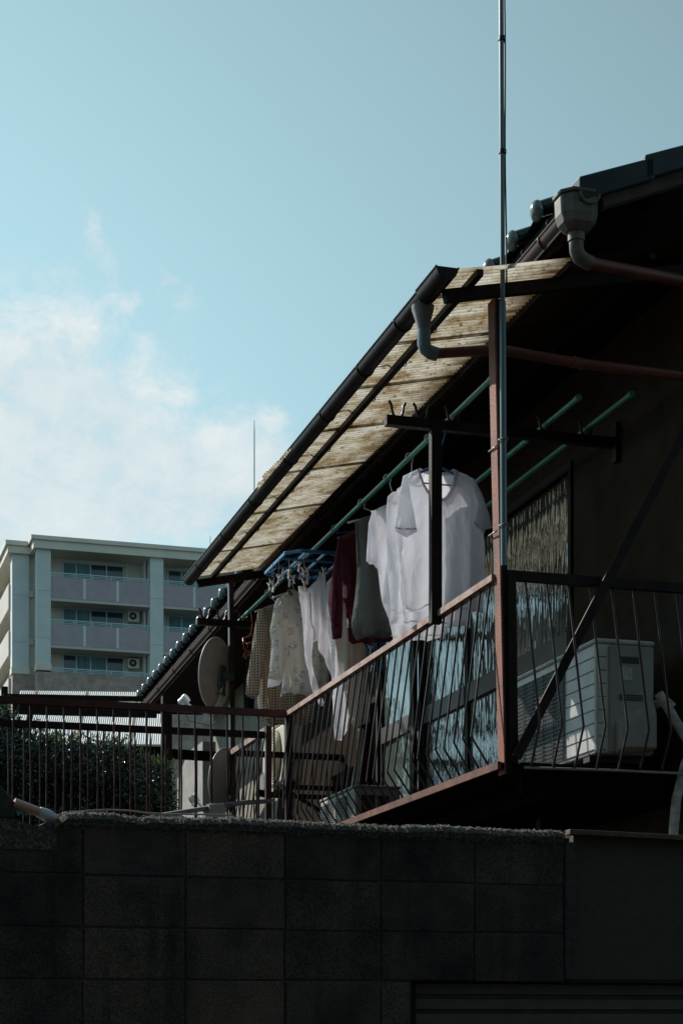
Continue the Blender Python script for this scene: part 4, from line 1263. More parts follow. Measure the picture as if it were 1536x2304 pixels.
for i, (x, y) in enumerate(pegs):
    s_ = ph_s1 - .03 - (i * .37 % .62)
    a_, b2 = F.on_y(x, y, s_)
    b2 = min(b2, ph_z - .05)
    mbp = peg_mb((a_, s_, b2), random.uniform(0, 3.14), random.uniform(.1, .7), random.uniform(-.25, .25))
    build(mbp, 'peg', 'peg_plastic', pgh)
mb = MB()
for i, (x, y) in enumerate(pegs):
    s_ = ph_s1 - .03 - (i * .37 % .62)
    a_, b2 = F.on_y(x, y, s_)
    b2 = min(b2, ph_z - .05)
    mb.tube([(a_, s_, b2 + .028), (a_ + .004, s_, ph_z - .01)], .0022, 5)
build_each(mb, 'peg_cord', 'cable_dark', pgh)

# --- bunch of folded blue peg hanger on the middle pole
bun = thing('peg_hanger', 'bunched blue peg hanger with dangling pegs seen under the maroon sweatshirt', 'peg hanger', (.64, 4.35, 2.4), 'peg hangers')
mb = MB(); random.seed(9)
def bp_(x, y, s_=4.3):
    a_, b2 = F.on_y(x, y, s_); return (a_, s_, b2)
for i in range(7):
    x = 822 + i * 6.5
    mb.tube([bp_(x + random.uniform(-2, 2), 1436, 4.3 + i * .03), bp_(x + random.uniform(-5, 5), 1470, 4.32), bp_(x + random.uniform(-9, 5), 1505 + random.uniform(-8, 8), 4.34)], .006, 6)
mb.tube([bp_(820, 1455), bp_(840, 1474), bp_(864, 1452), bp_(864, 1440)], .007, 6)
build(mb, 'frame', 'blue_plastic', bun, smooth=True)
for i in range(9):
    x, y = 826 + random.uniform(0, 36), 1462 + random.uniform(0, 50)
    a_, b2 = F.on_y(x, y, 4.27)
    build(peg_mb((a_, 4.27, b2), random.uniform(0, 3), .3, random.uniform(-.6, .6)), 'peg', 'peg_plastic' if i % 2 else 'blue_plastic', bun)
build(MB().tube([bp_(845, 1440), (.645, 4.3, PZ + .018)], .004, 6), 'hook', 'blue_plastic', bun)

# ================================================================== AIR CONDITIONERS
def aircon(label, t0, t1, s0, s1, z0, z1, m_body, m_side, kind):
    ac = thing('air_conditioner', label, 'air conditioner', ((t0 + t1) / 2, (s0 + s1) / 2, z0), 'outdoor air conditioner units')
    L_ = s1 - s0; H_ = z1 - z0
    b = build(MB().box(t0, t1, s0, s1, z0 + .03, z1 - .025), 'casing', m_body, ac, bevel=.018)
    build(MB().box(t0 - .006, t1 + .006, s0 - .006, s1 + .006, z1 - .026, z1), 'top_cover', m_body, ac, bevel=.012)
    if kind == 'near':
        g0, g1 = s0 + .40, s1 - .03
        build(MB().box(t0 - .003, t0 + .002, g0, g1, z0 + .05, z1 - .07), 'grille', 'ac_dark', ac)
        mb = MB()
        n = 24
        for i in range(n):
            z = z0 + .055 + (H_ - .13) * i / (n - 1)
            mb.beam((t0 - .012, g0, z), (t0 - .012, g1, z), .004, .0035)
        for i in range(6):
            s_ = g0 + (g1 - g0) * i / 5
            mb.beam((t0 - .010, s_, z0 + .05), (t0 - .010, s_, z1 - .07), .004, .004, (0, 1, 0))
        build(mb, 'grille_bars', 'ac_dark', ac)
        mb = MB()
        for i in range(8):
            z = z0 + .05 + i * (H_ - .08) / 8
            mb.box(t0 - .0035, t0 + .002, s0 + .02, g1, z, z + .004)
            mb.box(t0 + .016, t0 + .06, s0 - .0015, s0 + .002, z, z + .004)
        build(mb, 'panel_lines', 'ac_dark', ac)
        sp = build(MB().box(t0 + .075, t1 - .004, s0 - .010, s0 + .002, z0 + .04, z1 - .035), 'side_cover', m_side, ac, bevel=.005)
        def sx(x): return F.on_y(x, 1500, s0)[0]
        def sz(y): return F.on_y(1400, y, s0)[1]
        build(MB().box(sx(1391), sx(1434), s0 - .0125, s0 - .008, sz(1493), sz(1478)), 'handle_recess', 'ac_dark', sp)
        build(MB().box(sx(1395), sx(1419), s0 - .0125, s0 - .008, sz(1531), sz(1503)), 'rating_label', 'sticker', sp)
        mb = MB()
        for i in range(3): mb.box(sx(1390), sx(1443), s0 - .0125, s0 - .008, sz(1566 + i * 5), sz(1563 + i * 5))
        build(mb, 'vent_slots', 'ac_dark', sp)
        # valve cover with sloping shoulder
        x0_, x1_ = sx(1382), sx(1466)
        z_a, z_b = sz(1602), sz(1575)
        mb = MB().add([(x0_, s0 - .011, sz(1622)), (x1_, s0 - .011, z_b), (x1_, s0 - .055, sz(1606)), (x0_ + .02, s0 - .055, sz(1640)),
                       (x0_, s0 - .011, sz(1698)), (x1_, s0 - .011, sz(1690)), (x1_, s0 - .055, sz(1683)), (x0_ + .02, s0 - .055, sz(1683))],
                      [(0, 1, 2, 3), (3, 2, 6, 7), (0, 3, 7, 4), (1, 5, 6, 2), (4, 7, 6, 5)])
        build(mb, 'valve_cover', m_side, ac, bevel=.004)
        # insulated hoses
        mb = MB().tube([(t1 + .00, s0 + .05, z0 + .30), (t1 + .05, s0 + .06, z0 + .32), (t1 + .10, s0 + .04, z0 + .33), (t1 + .13, s0 + .03, z0 + .30)], .024, 10)
        hq = F.on_y
        pts = [hq(1480, 1560, .02), hq(1500, 1590, .02), hq(1520, 1625, .02), hq(1545, 1665, .0), hq(1550, 1700, -.02), hq(1540, 1720, -.05), hq(1530, 1760, -.07), hq(1520, 1800, -.09), hq(1514, 1870, -.1), hq(1512, 1920, -.1)]
        ss = [.02, .02, .02, 0, -.02, -.05, -.07, -.09, -.1, -.1]
        mb.tube([(p[0], s_, p[1]) for p, s_ in zip(pts, ss)], .026, 12)
        build(mb, 'insulated_hose', 'hose_wrap', ac, smooth='auto')
    elif kind == 'louvre':
        mb = MB()
        build(MB().box(t0 - .003, t0 + .002, s0 + .22, s1 - .05, z0 + .06, z1 - .06), 'grille', 'ac_dark', ac)
        for i in range(22):
            z = z0 + .06 + (H_ - .13) * i / 21
            mb.beam((t0 - .010, s0 + .22, z), (t0 - .010, s1 - .05, z), .010, .005)
        build(mb, 'grille_bars', m_body, ac)
        build(MB().box(t0 - .012, t0 + .0, s0 + .50, s0 + .56, z0 + .05, z1 - .05), 'grille_post', m_body, ac)
        mb = MB().box(t0 + .05, t1 - .10, s0 - .008, s0 + .002, z0 + .08, z1 - .08)
        build(mb, 'side_opening', 'ac_dark', ac)
        build(MB().box(t0 + .16, t0 + .18, s0 - .012, s0 - .006, z0 + .08, z1 - .08), 'side_bar', m_side, ac)
    else:
        cs, cz = s0 + L_ * .42, (z0 + z1) / 2
        rr = H_ * .43
        build(MB().add([(t0 - .004, cs + rr * math.cos(a), cz + rr * math.sin(a)) for a in [2 * math.pi * k / 40 for k in range(40)]], [tuple(range(39, -1, -1))]), 'fan_opening', 'ac_dark', ac)
        mb = MB()
        for k in range(1, 12):
            r_ = rr * k / 11
            mb.tube([(t0 - .014 - .02 * (1 - (k / 11) ** 2), cs + r_ * math.cos(a), cz + r_ * math.sin(a)) for a in [2 * math.pi * q / 36 for q in range(37)]], .006, 5, caps=False)
        build(mb, 'fan_grille', 'ac_cream', ac)
        mb = MB().tube([(t0 - .045, cs, cz), (t0 - .02, cs, cz)], .055, 20)
        build(mb, 'fan_hub', 'lnb_white', ac)
    build(MB().box(t0 + .01, t1 - .01, s0 + .1, s0 + .18, z0, z0 + .031), 'foot', 'ac_dark', ac)
    build(MB().box(t0 + .01, t1 - .01, s1 - .18, s1 - .1, z0, z0 + .031), 'foot', 'ac_dark', ac)
    return ac
aircon('large pale air conditioner unit behind the front railing with white wrapped hoses', .55, .885, .03, 1.18, 1.39, 2.03, 'ac_white', 'ac_side', 'near')
aircon('low cream and brown air conditioner unit on the balcony floor seen through the bars', .60, .97, 4.60, 5.60, 1.35, 1.845, 'ac_side', 'ac_side', 'louvre')
ac3 = aircon('raised cream air conditioner unit with round fan grille under the check shirt', .475, .640, 6.30, 7.10, 2.07, 2.62, 'ac_cream', 'ac_cream', 'fan')
mb = MB().beam((.47, 6.4, 2.05), (1.1, 6.4, 2.05), .04, .04); mb.beam((.47, 7.0, 2.05), (1.1, 7.0, 2.05), .04, .04)
mb.beam((.5, 6.4, 2.03), (1.1, 6.4, 1.7), .03, .03)
build_each(mb, 'wall_bracket', 'dark_steel', ac3)

# clutter by the far wall: leaning boards and rods
def rod(name, label, cat, pts, r, m, n=8):
    return tag(build(MB().tube(pts, r, n), name, m, smooth='auto'), label, cat)
def fp(x, y, s_):
    a_, b2 = F.on_y(x, y, s_); return (a_, s_, b2)
tag(build(MB().beam(fp(605, 1790, 6.75), fp(640, 1755, 6.85), .10, .05), 'timber_block', 'concrete'), 'rough pale timber block wedged under the fan unit bracket', 'timber block')
tag(build(MB().beam(fp(640, 1728, 6.6), fp(643, 1775, 6.6), .10, .03, (0, 1, 0)), 'rusty_plate', 'rust_seam'), 'orange rusted upright plate beside the far rail post', 'metal plate')
tag(build(MB().beam(fp(578, 1783, 5.9), fp(613, 1790, 5.9), .10, .045), 'timber_offcut', 'dark_wood'), 'dark square timber offcut jutting out left of the far post', 'timber')
rod('bundled_hose', 'grey brown hose drooping behind the bars near the low unit', 'hose', [fp(812, 1640, 5.0), fp(808, 1700, 5.0), fp(800, 1740, 5.0), fp(795, 1770, 5.0)], .022, 'ac_side', 10)
tag(build(MB().box(.98, 1.06, 5.75, 6.6, 1.36, 2.75), 'storage_board', 'dark_brown'), 'brown board standing against the house wall behind the washing', 'board')

# ================================================================== SATELLITE DISHES
def dish(label, c, rx, rz, n_dir, post_pt, lnb, seed=0):
    th_ = thing('satellite_dish', label, 'satellite dish', c, 'satellite dishes')
    nrm = Vector(n_dir).normalized()
    up = Vector((0, 0, 1)); up = (up - nrm * up.dot(nrm)).normalized()
    sd_ = nrm.cross(up).normalized()
    cV = Vector(c)
    rings_b, rings_f = [], []
    for k in range(9):
        q = k / 8
        rb = []; rf = []
        for j in range(36):
            a = 2 * math.pi * j / 36
            base = cV + sd_ * (rx * q * math.cos(a)) + up * (rz * q * math.sin(a)) + nrm * (.055 * (q * q - 1))
            rb.append(tuple(base)); rf.append(tuple(base + nrm * .004))
        rings_b.append(rb); rings_f.append(rf)
    mb = MB(); mb.loft(rings_b[1:], caps=False); mb.add(rings_b[1], [tuple(range(36))])
    build(mb, 'reflector_back', 'dish_back', th_, smooth=True)
    mb = MB(); mb.loft(rings_f[1:], caps=False); mb.add(rings_f[1], [tuple(range(36))])
    build(mb, 'reflector_front', 'dish_front', th_, smooth=True)
    rim = rings_b[-1] + [rings_b[-1][0]]
    build(MB().tube([tuple(Vector(p) + nrm * .002) for p in rim], .007, 6), 'rim', 'dish_front', th_, smooth=True)
    back = cV - nrm * .07 - up * .02
    mb = MB().beam(tuple(back + up * .09), tuple(back - up * .10), .10, .02, tuple(nrm))
    mb.beam(tuple(back), tuple(Vector(post_pt)), .05, .06)
    mb.beam(tuple(back - up * .10 + sd_ * .03), tuple(back - up * .16 + sd_ * .055), .03, .02, tuple(nrm))
    mb.tube([tuple(back - up * .15 - nrm * .0 - sd_ * .05), tuple(back - up * .15 + sd_ * .05)], .012, 8)
    build(mb, 'mount', 'bracket_metal', th_, bevel=.003)
    bot = cV - up * (rz + .01)
    lv = Vector(lnb)
    mid = bot + nrm * .06 - up * .035
    mb = MB().tube([tuple(back - up * .08), tuple((back - up * .08 + bot) / 2 - nrm * .03), tuple(bot - nrm * .01), tuple(mid), tuple(mid * .5 + lv * .5 - Vector((0, 0, .01))), tuple(lv)], .0125, 8)
    build(mb, 'feed_arm', 'lnb_white', th_, smooth=True)
    dv = (cV - lv).normalized()
    mb = MB().tube([tuple(lv - dv * .04), tuple(lv - dv * .03), tuple(lv + dv * .02), tuple(lv + dv * .022), tuple(lv + dv * .05)], [.022, .034, .036, .042, .040], 14)
    mb.beam(tuple(lv - Vector((0, 0, .06))), tuple(lv + Vector((0, 0, .01))), .034, .034, (0, 1, 0))
    build(mb, 'receiver', 'lnb_white', th_, bevel=.01)
    mb = MB().tube([tuple(lv - Vector((0, 0, .06))), tuple(lv + Vector((.05, 0, -.17))), tuple(lv + Vector((.25, .02, -.2))), tuple(Vector(post_pt) - Vector((0, 0, .25)))], .004, 5)
    build(mb, 'cable', 'cable_dark', th_, smooth=True)
    return th_
c1 = fp(485, 1516, 6.22); l1 = fp(412, 1577, 6.42)
nd = (-.72, .66, .10)
dish('upper satellite dish seen from behind, clamped to the rear canopy post', c1, .265, .302, nd, (.0, 6.22, c1[2] - .02), l1)
c2 = fp(506, 1755, 6.30); l2 = fp(436, 1797, 6.45)
dish('lower satellite dish seen from behind through the walkway bars', c2, .245, .27, (-.70, .70, .10), (.0, 6.25, c2[2] - .02), l2)

# ================================================================== BLOCK WALL (plane facing the lane)
WS = -1.80
bw = thing('block_wall', 'dark concrete block wall with rough gritty top across the bottom', 'wall', (-1.2, WS, GZ))
jx = [F.on_y(x, y, WS)[0] for x, y in ((187, 2030), (411, 2030), (634, 2030), (853, 2030), (1067, 2030), (1270, 2030))]
pitch = (jx[-1] - jx[0]) / 5
jz0 = F.on_y(190, 1968, WS)[1]; jz3 = F.on_y(190, 2203, WS)[1]
zp = (jz0 - jz3) / 2
gx0, gz_ = F.on_y(925, 2202, WS)            # garage opening corner
right_edge = F.on_y(1292, 1900, WS)[0]
mb = MB(); tones = []
random.seed(21)
G_ = .004
col0 = jx[0]
tonemap = {}
for r_ in range(-1, 14):
    zt_ = jz0 - r_ * zp; zb_ = zt_ - zp
    if zb_ < GZ: zb_ = GZ
    if zt_ <= GZ: break
    for c_i in range(-9, 6):
        xa = col0 + (c_i - 1) * pitch; xb = xa + pitch
        if r_ == -1: zt2 = jz0 + .185
        else: zt2 = zt_
        if c_i == 5: xb = right_edge - .045
        if zb_ < gz_ - .02 and xb > gx0:
            if xa >= gx0 - .01: continue
            xb = gx0
        dy = random.uniform(0, .0025)
        # darker blocks towards the left end and upper right as seen on the wall
        tone = random.uniform(.10, .22)
        if c_i in (1, 2): tone += .16
        if c_i == 0: tone -= .05
        if c_i in (3, 4, 5) and r_ <= 1: tone -= .06
        if r_ >= 2: tone += .10
        n0 = len(mb.f)
        j_ = [random.uniform(-.0025, .0025) for _ in range(4)]
        xl, xr = (xa + G_ + j_[0]), (xb - G_ + (j_[1] if xb != gx0 else 0))
        mb.box(xl, xr, WS + dy, WS + .12, zb_ + G_ + j_[2], zt2 - G_ + j_[3])
        tones += [tone] * (len(mb.f) - n0)
mb.tone = tones
build(mb, 'blocks', 'blocks', bw, bevel=.003)
mb = MB().box(col0 - 10 * pitch, gx0 - .002, WS + .006, WS + .115, GZ, jz0 + .18)
mb.box(gx0, right_edge - .045, WS + .006, WS + .115, gz_ + .002, jz0 + .18)
build(mb, 'joints', 'mortar', bw)
# pilaster at the right end
rp_ = MB().box(right_edge - .044, right_edge, WS - .006, WS + .13, gz_, jz0 + .182)
build(rp_, 'end_strip', 'mortar', bw, bevel=.004)
# rough coping
def cap_z(t):
    px = 768 + 4000 * F.w(t, WS, 0).x / F.w(t, WS, 0).y
    y = 1826 + (px - 120) * .0365
    return (2300 - y) / 4000 * F.w(t, WS, 0).y
capL = F.on_y(122, 1830, WS)[0]; capR = F.on_y(1268, 1868, WS)[0]
rows = []
n = 420
random.seed(31)
for i in range(n + 1):
    t = capL + (capR - capL) * i / n
    e = min(1, (t - capL) / .06 + .15)
    zt_ = cap_z(t); lump = .010 * fbm(t * 5, 1.3) + .005 * fbm(t * 31, 2.2)
    if abs(t - F.on_y(850, 1850, WS)[0]) < .012 or abs(t - F.on_y(1063, 1860, WS)[0]) < .012: lump += .004
    row = [(t, WS + .002, zt_ - .062 + .006 * fbm(t * 20, 3)), (t, WS - .010, zt_ - .05)]
    for k in range(9):
        q = k / 8
        row.append((t, WS - .018 + .16 * q + .004 * fbm(t * 40, q * 9), zt_ + lump - .030 * (1 - min(1, q * 5)) - (1 - e) * .045 + .006 * fbm(t * 50, q * 30, 4) - .02 * max(0, q - .8) * 5))
    row.append((t, WS + .148, zt_ - .06))
    rows.append(row)
mb = MB().loft(rows, closed=False)
build(mb, 'coping', 'wall_cap', bw, smooth=False)
# loose grit standing proud along the top
mb = MB()
random.seed(77)
for i in range(1500):
    t = random.uniform(capL + .03, capR)
    y = WS - .015 + random.random() ** 1.6 * .14
    z = cap_z(t) + .010 * fbm(t * 5, 1.3) + random.uniform(-.004, .003)
    if y < WS + .01: z -= .008
    r_ = random.uniform(.0016, .0048)
    pts_ = [(t + r_ * random.uniform(.6, 1.3) * dx, y + r_ * random.uniform(.6, 1.3) * dy, z + r_ * random.uniform(.5, 1.2) * dz) for dx, dy, dz in ((1, 0, 0), (0, 1, 0), (-1, 0, 0), (0, -1, 0), (0, 0, 1), (0, 0, -1))]
    mb.add(pts_, [(0, 1, 4), (1, 2, 4), (2, 3, 4), (3, 0, 4), (1, 0, 5), (2, 1, 5), (3, 2, 5), (0, 3, 5)])
build(mb, 'grit', 'grit', bw)
# broken part left of the coping
lx0 = col0 - 10 * pitch
mb = MB()
rows = []
for i in range(120):
    t = lx0 + (capL + .01 - lx0) * i / 119
    px = 768 + 4000 * F.w(t, WS, 0).x / F.w(t, WS, 0).y
    y = 1838 + .03 * (px - 30) + (16 if 40 < px < 118 else 0) * math.sin(math.pi * max(0, min(1, (px - 40) / 78)))
    zt_ = (2300 - y) / 4000 * F.w(t, WS, 0).y + .004 * fbm(t * 30, 5)
    rows.append([(t, WS - .004, jz0 + .09), (t, WS - .004, zt_ - .006), (t, WS + .05, zt_ + .003 * fbm(t * 60, 1)), (t, WS + .12, zt_), (t, WS + .125, jz0 + .05)])
mb.loft(rows, closed=False)
build(mb, 'broken_top', 'wall_cap', bw)

# garage beside the wall: olive panel, trim and shutter
gar = thing('garage_front', 'dark olive garage front with brown edge trim and ribbed shutter under the house', 'garage', (right_edge + .8, WS, GZ))
gR = right_edge + 2.6
zc = F.on_y(1400, 1874, WS)[1]
build(MB().box(right_edge + .002, gR, WS + .02, WS + .06, gz_ + .004, zc), 'panel', 'panel_olive', gar)
a_ = F.on_y(1276, 1866, WS); b2 = F.on_y(1536, 1880, WS)
sl_ = (b2[1] - a_[1]) / (b2[0] - a_[0])
mb = MB().beam((a_[0], WS + .0, a_[1] - .012), (gR, WS + .0, a_[1] - .012 + sl_ * (gR - a_[0])), .05, .022)
build(mb, 'edge_trim', 'trim_brown', gar, bevel=.003)
build(MB().box(right_edge + .002, gR, WS + .05, WS + .5, zc - .02, zc + .004), 'flashing', 'dark_steel', gar)
build(MB().box(gx0 + .002, gR, WS + .01, WS + .14, gz_ - .012, gz_ + .0035), 'lintel_trim', 'dark_steel', gar)
zt_ = gz_ - .012
prof = []
mb = MB()
z = zt_; k = 0
rows_ = []
while z > GZ + .02:
    for dz, dy in ((0, .075), (.006, .060), (.048, .056), (.054, .075)):
        rows_.append([(gx0 + .004, WS + dy, z - dz), (gR, WS + dy, z - dz)])
    z -= .0615
mb.loft(rows_, closed=False)
build(mb, 'shutter', 'shutter', gar)
build(MB().box(gx0 + .001, gx0 + .03, WS + .03, WS + .1, GZ, zt_), 'shutter_guide', 'dark_steel', gar)

# things lying on the wall
def wp(x, y, d=.05):
    a_, b2 = F.on_y(x, y, WS + d); return (a_, WS + d, b2)
pp = thing('broken_pipe', 'short pink plastic pipe with white socket lying on the broken wall end', 'pipe', wp(80, 1835))
mb = MB().tube([wp(32, 1806, .03), wp(92, 1829, .05)], .0185, 14, caps=True)
build(mb, 'pipe', 'pink_pipe', pp, smooth='auto')
mb = MB().tube([wp(88, 1827, .05), wp(104, 1834, .055), wp(118, 1842, .06), wp(124, 1849, .06)], [.021, .025, .025, .019], 14)
build(mb, 'socket', 'white_socket', pp, smooth='auto')
mb = MB().add([wp(31, 1812, .04), wp(60, 1822, .04), wp(42, 1836, .03), wp(36, 1826, .035)], [(0, 1, 2, 3)])
mb.add([wp(31, 1812, .05), wp(60, 1822, .05), wp(42, 1836, .045), wp(36, 1826, .045)], [(3, 2, 1, 0)])
build(mb, 'green_scrap', 'green_scrap', pp)
tag(build(MB().prism([wp(x, y)[0::2] for x, y in ((-60, 1760), (0, 1768), (26, 1798), (32, 1808), (34, 1842), (-60, 1845))], 'y', WS + .02, WS + .12), 'concrete_lump', 'mortar', bevel=.008),
    'dark broken concrete lump at the left end of the wall top', 'concrete lump')
rod('cable', 'thin grey cable lying in a loose curve along the wall top', 'cable',
    [wp(130, 1834, .08), wp(165, 1828, .09), (wp(200, 1824, .10)), wp(245, 1822, .10), wp(290, 1824, .1), wp(330, 1829, .1), wp(380, 1832, .11), wp(430, 1832, .12), wp(520, 1834, .13)], .0035, 'ac_side', 8)
pl_ = thing('planks', 'weathered grey planks stacked on a block behind the wall top', 'planks', wp(500, 1830, .3))
build(MB().beam(wp(355, 1836, .30), wp(545, 1806, .55), .10, .018), 'plank', 'plank', pl_)
build(MB().beam(wp(470, 1812, .45), wp(612, 1802, .50), .06, .014), 'plank', 'plank', pl_)
build(MB().prism([wp(x, y, .4)[0::2] for x, y in ((466, 1812), (500, 1810), (505, 1845), (470, 1845))], 'y', WS + .36, WS + .5), 'support_block', 'concrete', pl_, bevel=.004)
build(MB().box(wp(486, 1812, .4)[0], wp(486, 1812, .4)[0] + .08, WS + .37, WS + .45, GZ, wp(486, 1846, .4)[2]), 'support_post', 'dark_wood', pl_)

# ================================================================== LEFT BACKGROUND
# concrete end wall lit by the sun
q0 = F.on_x
pt_ = F.on_y(456, 1700, 9.6)[0]
s_far = F.on_x(399, 1700, pt_)[0]
zc_ = 2.93
cw = MB()
cw.prism([(9.6, GZ), (s_far, GZ), (s_far, zc_ - .22), (9.6 + (s_far - 9.6) * .55, zc_), (9.6, zc_)], 'x', pt_, pt_ + .14)
tag(build(cw, 'concrete_wall', 'concrete'), 'pale bare concrete wall end between the hedge and the lower dish', 'wall')

# carport beams crossing in front of the white roof
cp = thing('carport_frame', 'dark steel carport beams crossing in front of the white corrugated roof', 'carport frame', (-3, 8, GZ))
for (x0_, y0_, x1_, y1_, h_, s_) in ((8, 1567, 322, 1573, .045, 8.0), (30, 1596, 352, 1605, .085, 8.02)):
    a_ = F.on_y(x0_, y0_, s_); b2 = F.on_y(x1_, y1_, s_)
    build(MB().beam((a_[0], s_, a_[1]), (b2[0], s_, b2[1]), .05, h_), 'beam', 'dark_steel', cp)
a_ = F.on_y(73, 1582, 8.06); b2 = F.on_y(61, 1650, 8.06)
build(MB().beam((a_[0], 8.06, a_[1]), (b2[0], 8.06, b2[1]), .05, .05, (0, 1, 0)), 'strut', 'dark_steel', cp)
a_ = F.on_y(375, 1600, 8.1)
build(MB().beam((a_[0], 8.1, 3.1), (a_[0], 8.1, GZ), .09, .09, (0, 1, 0)), 'post', 'dark_steel', cp)
a_ = F.on_y(12, 1567, 8.0)
build(MB().beam((a_[0], 8.05, 3.1), (a_[0], 8.05, GZ), .06, .06, (0, 1, 0)), 'post', 'dark_steel', cp)
a_ = F.on_y(352, 1690, 8.3); b2 = F.on_y(285, 1690, 8.3)
build(MB().beam((b2[0], 8.3, b2[1]), (a_[0] + .6, 8.3, a_[1] - .03), .06, .09), 'beam', 'dark_wood', cp)

# shed with white corrugated roof
SPITCH = .034
FS = Frame(-4.2, 28.0, R(4.0))
shed = thing('shed', 'low shed with a sunlit white corrugated metal roof behind the railing', 'shed', (0, 1, GZ), frame=FS)
e0 = FS.on_y(60, 1671, 0); e1 = FS.on_y(378, 1676, 0)
zE = (e0[1] + e1[1]) / 2
tp = FS.on_y(200, 1556, 2.37)
rise = tp[1] - zE
mb = MB()
rows = []
xa, xb = e0[0] - .35, e1[0] + .02
nw = int((xb - xa) / SPITCH * 8)
for i in range(nw + 1):
    x = xa + (xb - xa) * i / nw
    w = .0075 * math.sin(2 * math.pi * x / SPITCH)
    rows.append([(x, 2.37 * k / 3, zE + rise * k / 3 + w) for k in range(4)])
mb.loft(rows, closed=False)
r_ = build(mb, 'roof', 'shed_sheet', shed, frame=FS, smooth=True)
mb = MB()
for x in (FS.on_y(62, 1600, .9)[0], FS.on_y(181, 1627, .9)[0], FS.on_y(300, 1615, 1.0)[0]):
    mb.beam((x, 0, zE + .012), (x, 2.37, zE + rise + .012), .03, .006)
build_each(mb, 'rust_seam', 'rust_seam', r_, frame=FS)
mb = MB().box(xa + .1, xb - .1, .12, 2.3, GZ, zE - .03); mb.box(xa + .02, xb - .02, .0, .06, zE - .14, zE - .03)
build(mb, 'walls', 'dark_wood', shed, frame=FS)

# hedge
def leaf(mb, c, size, nrm, ax):
    c = Vector(c); n_ = nrm.normalized(); a = (ax - n_ * ax.dot(n_)).normalized(); b_ = n_.cross(a)
    l, w = size, size * .42
    mb.add([c - a * l * .5, c + b_ * w * .5 + n_ * .003, c + a * l * .5, c - b_ * w * .5 + n_ * .003], [(0, 1, 2, 3)])
hedge = thing('hedge', 'dense dark green hedge with glossy leaves behind the walkway railing', 'hedge', (-3, 6.6, GZ))
mb = MB(); mbn = MB()
random.seed(101)
def hedge_top(t):
    px = 768 + 4000 * F.w(t, 6.6, 0).x / F.w(t, 6.6, 0).y
    pts_ = [(-80, 1560), (0, 1590), (30, 1622), (60, 1640), (100, 1668), (130, 1676), (200, 1672), (260, 1680), (300, 1700), (340, 1722), (385, 1735), (400, 1800)]
    y = pts_[-1][1]
    for (xa_, ya_), (xb_, yb_) in zip(pts_[:-1], pts_[1:]):
        if xa_ <= px <= xb_: y = ya_ + (yb_ - ya_) * (px - xa_) / (xb_ - xa_); break
    if px < -80: y = 1560
    return (2300 - y) / 4000 * F.w(t, 6.6, 0).y
tR = F.on_y(400, 1750, 6.6)[0]
tL = F.on_y(-90, 1750, 6.6)[0]
for i in range(30000):
    t = random.uniform(tL, tR)
    top = hedge_top(t) + .07 * fbm(t * 3.1, 8) + .03 * fbm(t * 14, 2)
    q = random.random() ** 1.5
    z = top - q * (top - .95)
    dpt = abs(random.gauss(0, .12))
    lump = .18 * fbm(t * 2.4, z * 2.4, 5) + .08 * fbm(t * 7, z * 7, 2)
    s_ = 6.45 + dpt * 1.4 - lump + .5 * (1 - min(1, (top - z) / .25)) * random.random()
    n_ = Vector((random.gauss(0, .7), -.6 + random.gauss(0, .6), .7 + random.gauss(0, .5)))
    ax = Vector((random.gauss(0, 1), random.gauss(0, .5), random.gauss(.3, .8)))
    leaf(mb, (t, s_, z), random.uniform(.028, .052), n_, ax)
for i in range(90):                         # young yellow green shoots on top
    t = random.uniform(tL, tR)
    top = hedge_top(t) + .07 * fbm(t * 3.1, 8)
    for k in range(6):
        leaf(mbn, (t + random.gauss(0, .015), 6.5 + random.uniform(-.1, .3), top + .01 + k * .011), random.uniform(.03, .06), Vector((random.gauss(0, 1), -.6, .2)), Vector((random.gauss(0, .5), 0, 1)))
random.seed(202)
for i in range(120):
    t = random.uniform(tL, tR - .05); top = hedge_top(t); dx = random.gauss(0, .4); h_ = random.uniform(.03, .17)
    for k in range(9):
        leaf(mb, (t + dx * k / 9 * h_ + random.gauss(0, .012), 6.55 + random.uniform(-.05, .2), top - .02 + h_ * k / 9), random.uniform(.03, .055), Vector((random.gauss(0, 1), -.5, random.gauss(.3, .4))), Vector((random.gauss(0, 1), 0, random.gauss(.5, .5))))
nl = len(mb.f)
mb.add(mbn.v, mbn.f)
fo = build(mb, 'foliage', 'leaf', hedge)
fo.data.materials.append(MATS['leaf_new'])
for i in range(nl, len(fo.data.polygons)): fo.data.polygons[i].material_index = 1
mb = MB()
for i in range(26):
    t = random.uniform(tL, tR - .05)
    top = hedge_top(t)
    pts_ = [(t, 6.8, GZ), (t + random.uniform(-.1, .1), 6.75, .5), (t + random.uniform(-.15, .15), 6.7, top * .6), (t + random.uniform(-.2, .2), 6.65, top - .1)]
    mb.tube(pts_, [.03, .025, .015, .006], 6)
for i in range(46):
    t = random.uniform(tL, tR - .05); top = hedge_top(t)
    dx = random.uniform(-.08, .08); h_ = random.uniform(.06, .20)
    mb.tube([(t, 6.6, top - .15), (t + dx * .5, 6.6, top + h_ * .4), (t + dx, 6.58, top + h_)], [.004, .003, .0015], 5)
build_each(mb, 'stem', 'bark', hedge, smooth=True)
mb = MB()
rows = []
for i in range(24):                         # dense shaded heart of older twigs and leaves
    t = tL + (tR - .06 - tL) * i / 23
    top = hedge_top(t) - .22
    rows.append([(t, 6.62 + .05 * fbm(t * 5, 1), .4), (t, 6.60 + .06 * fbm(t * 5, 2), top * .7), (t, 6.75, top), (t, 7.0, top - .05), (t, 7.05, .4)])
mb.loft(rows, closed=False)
build(mb, 'inner_twigs', 'bark', hedge)

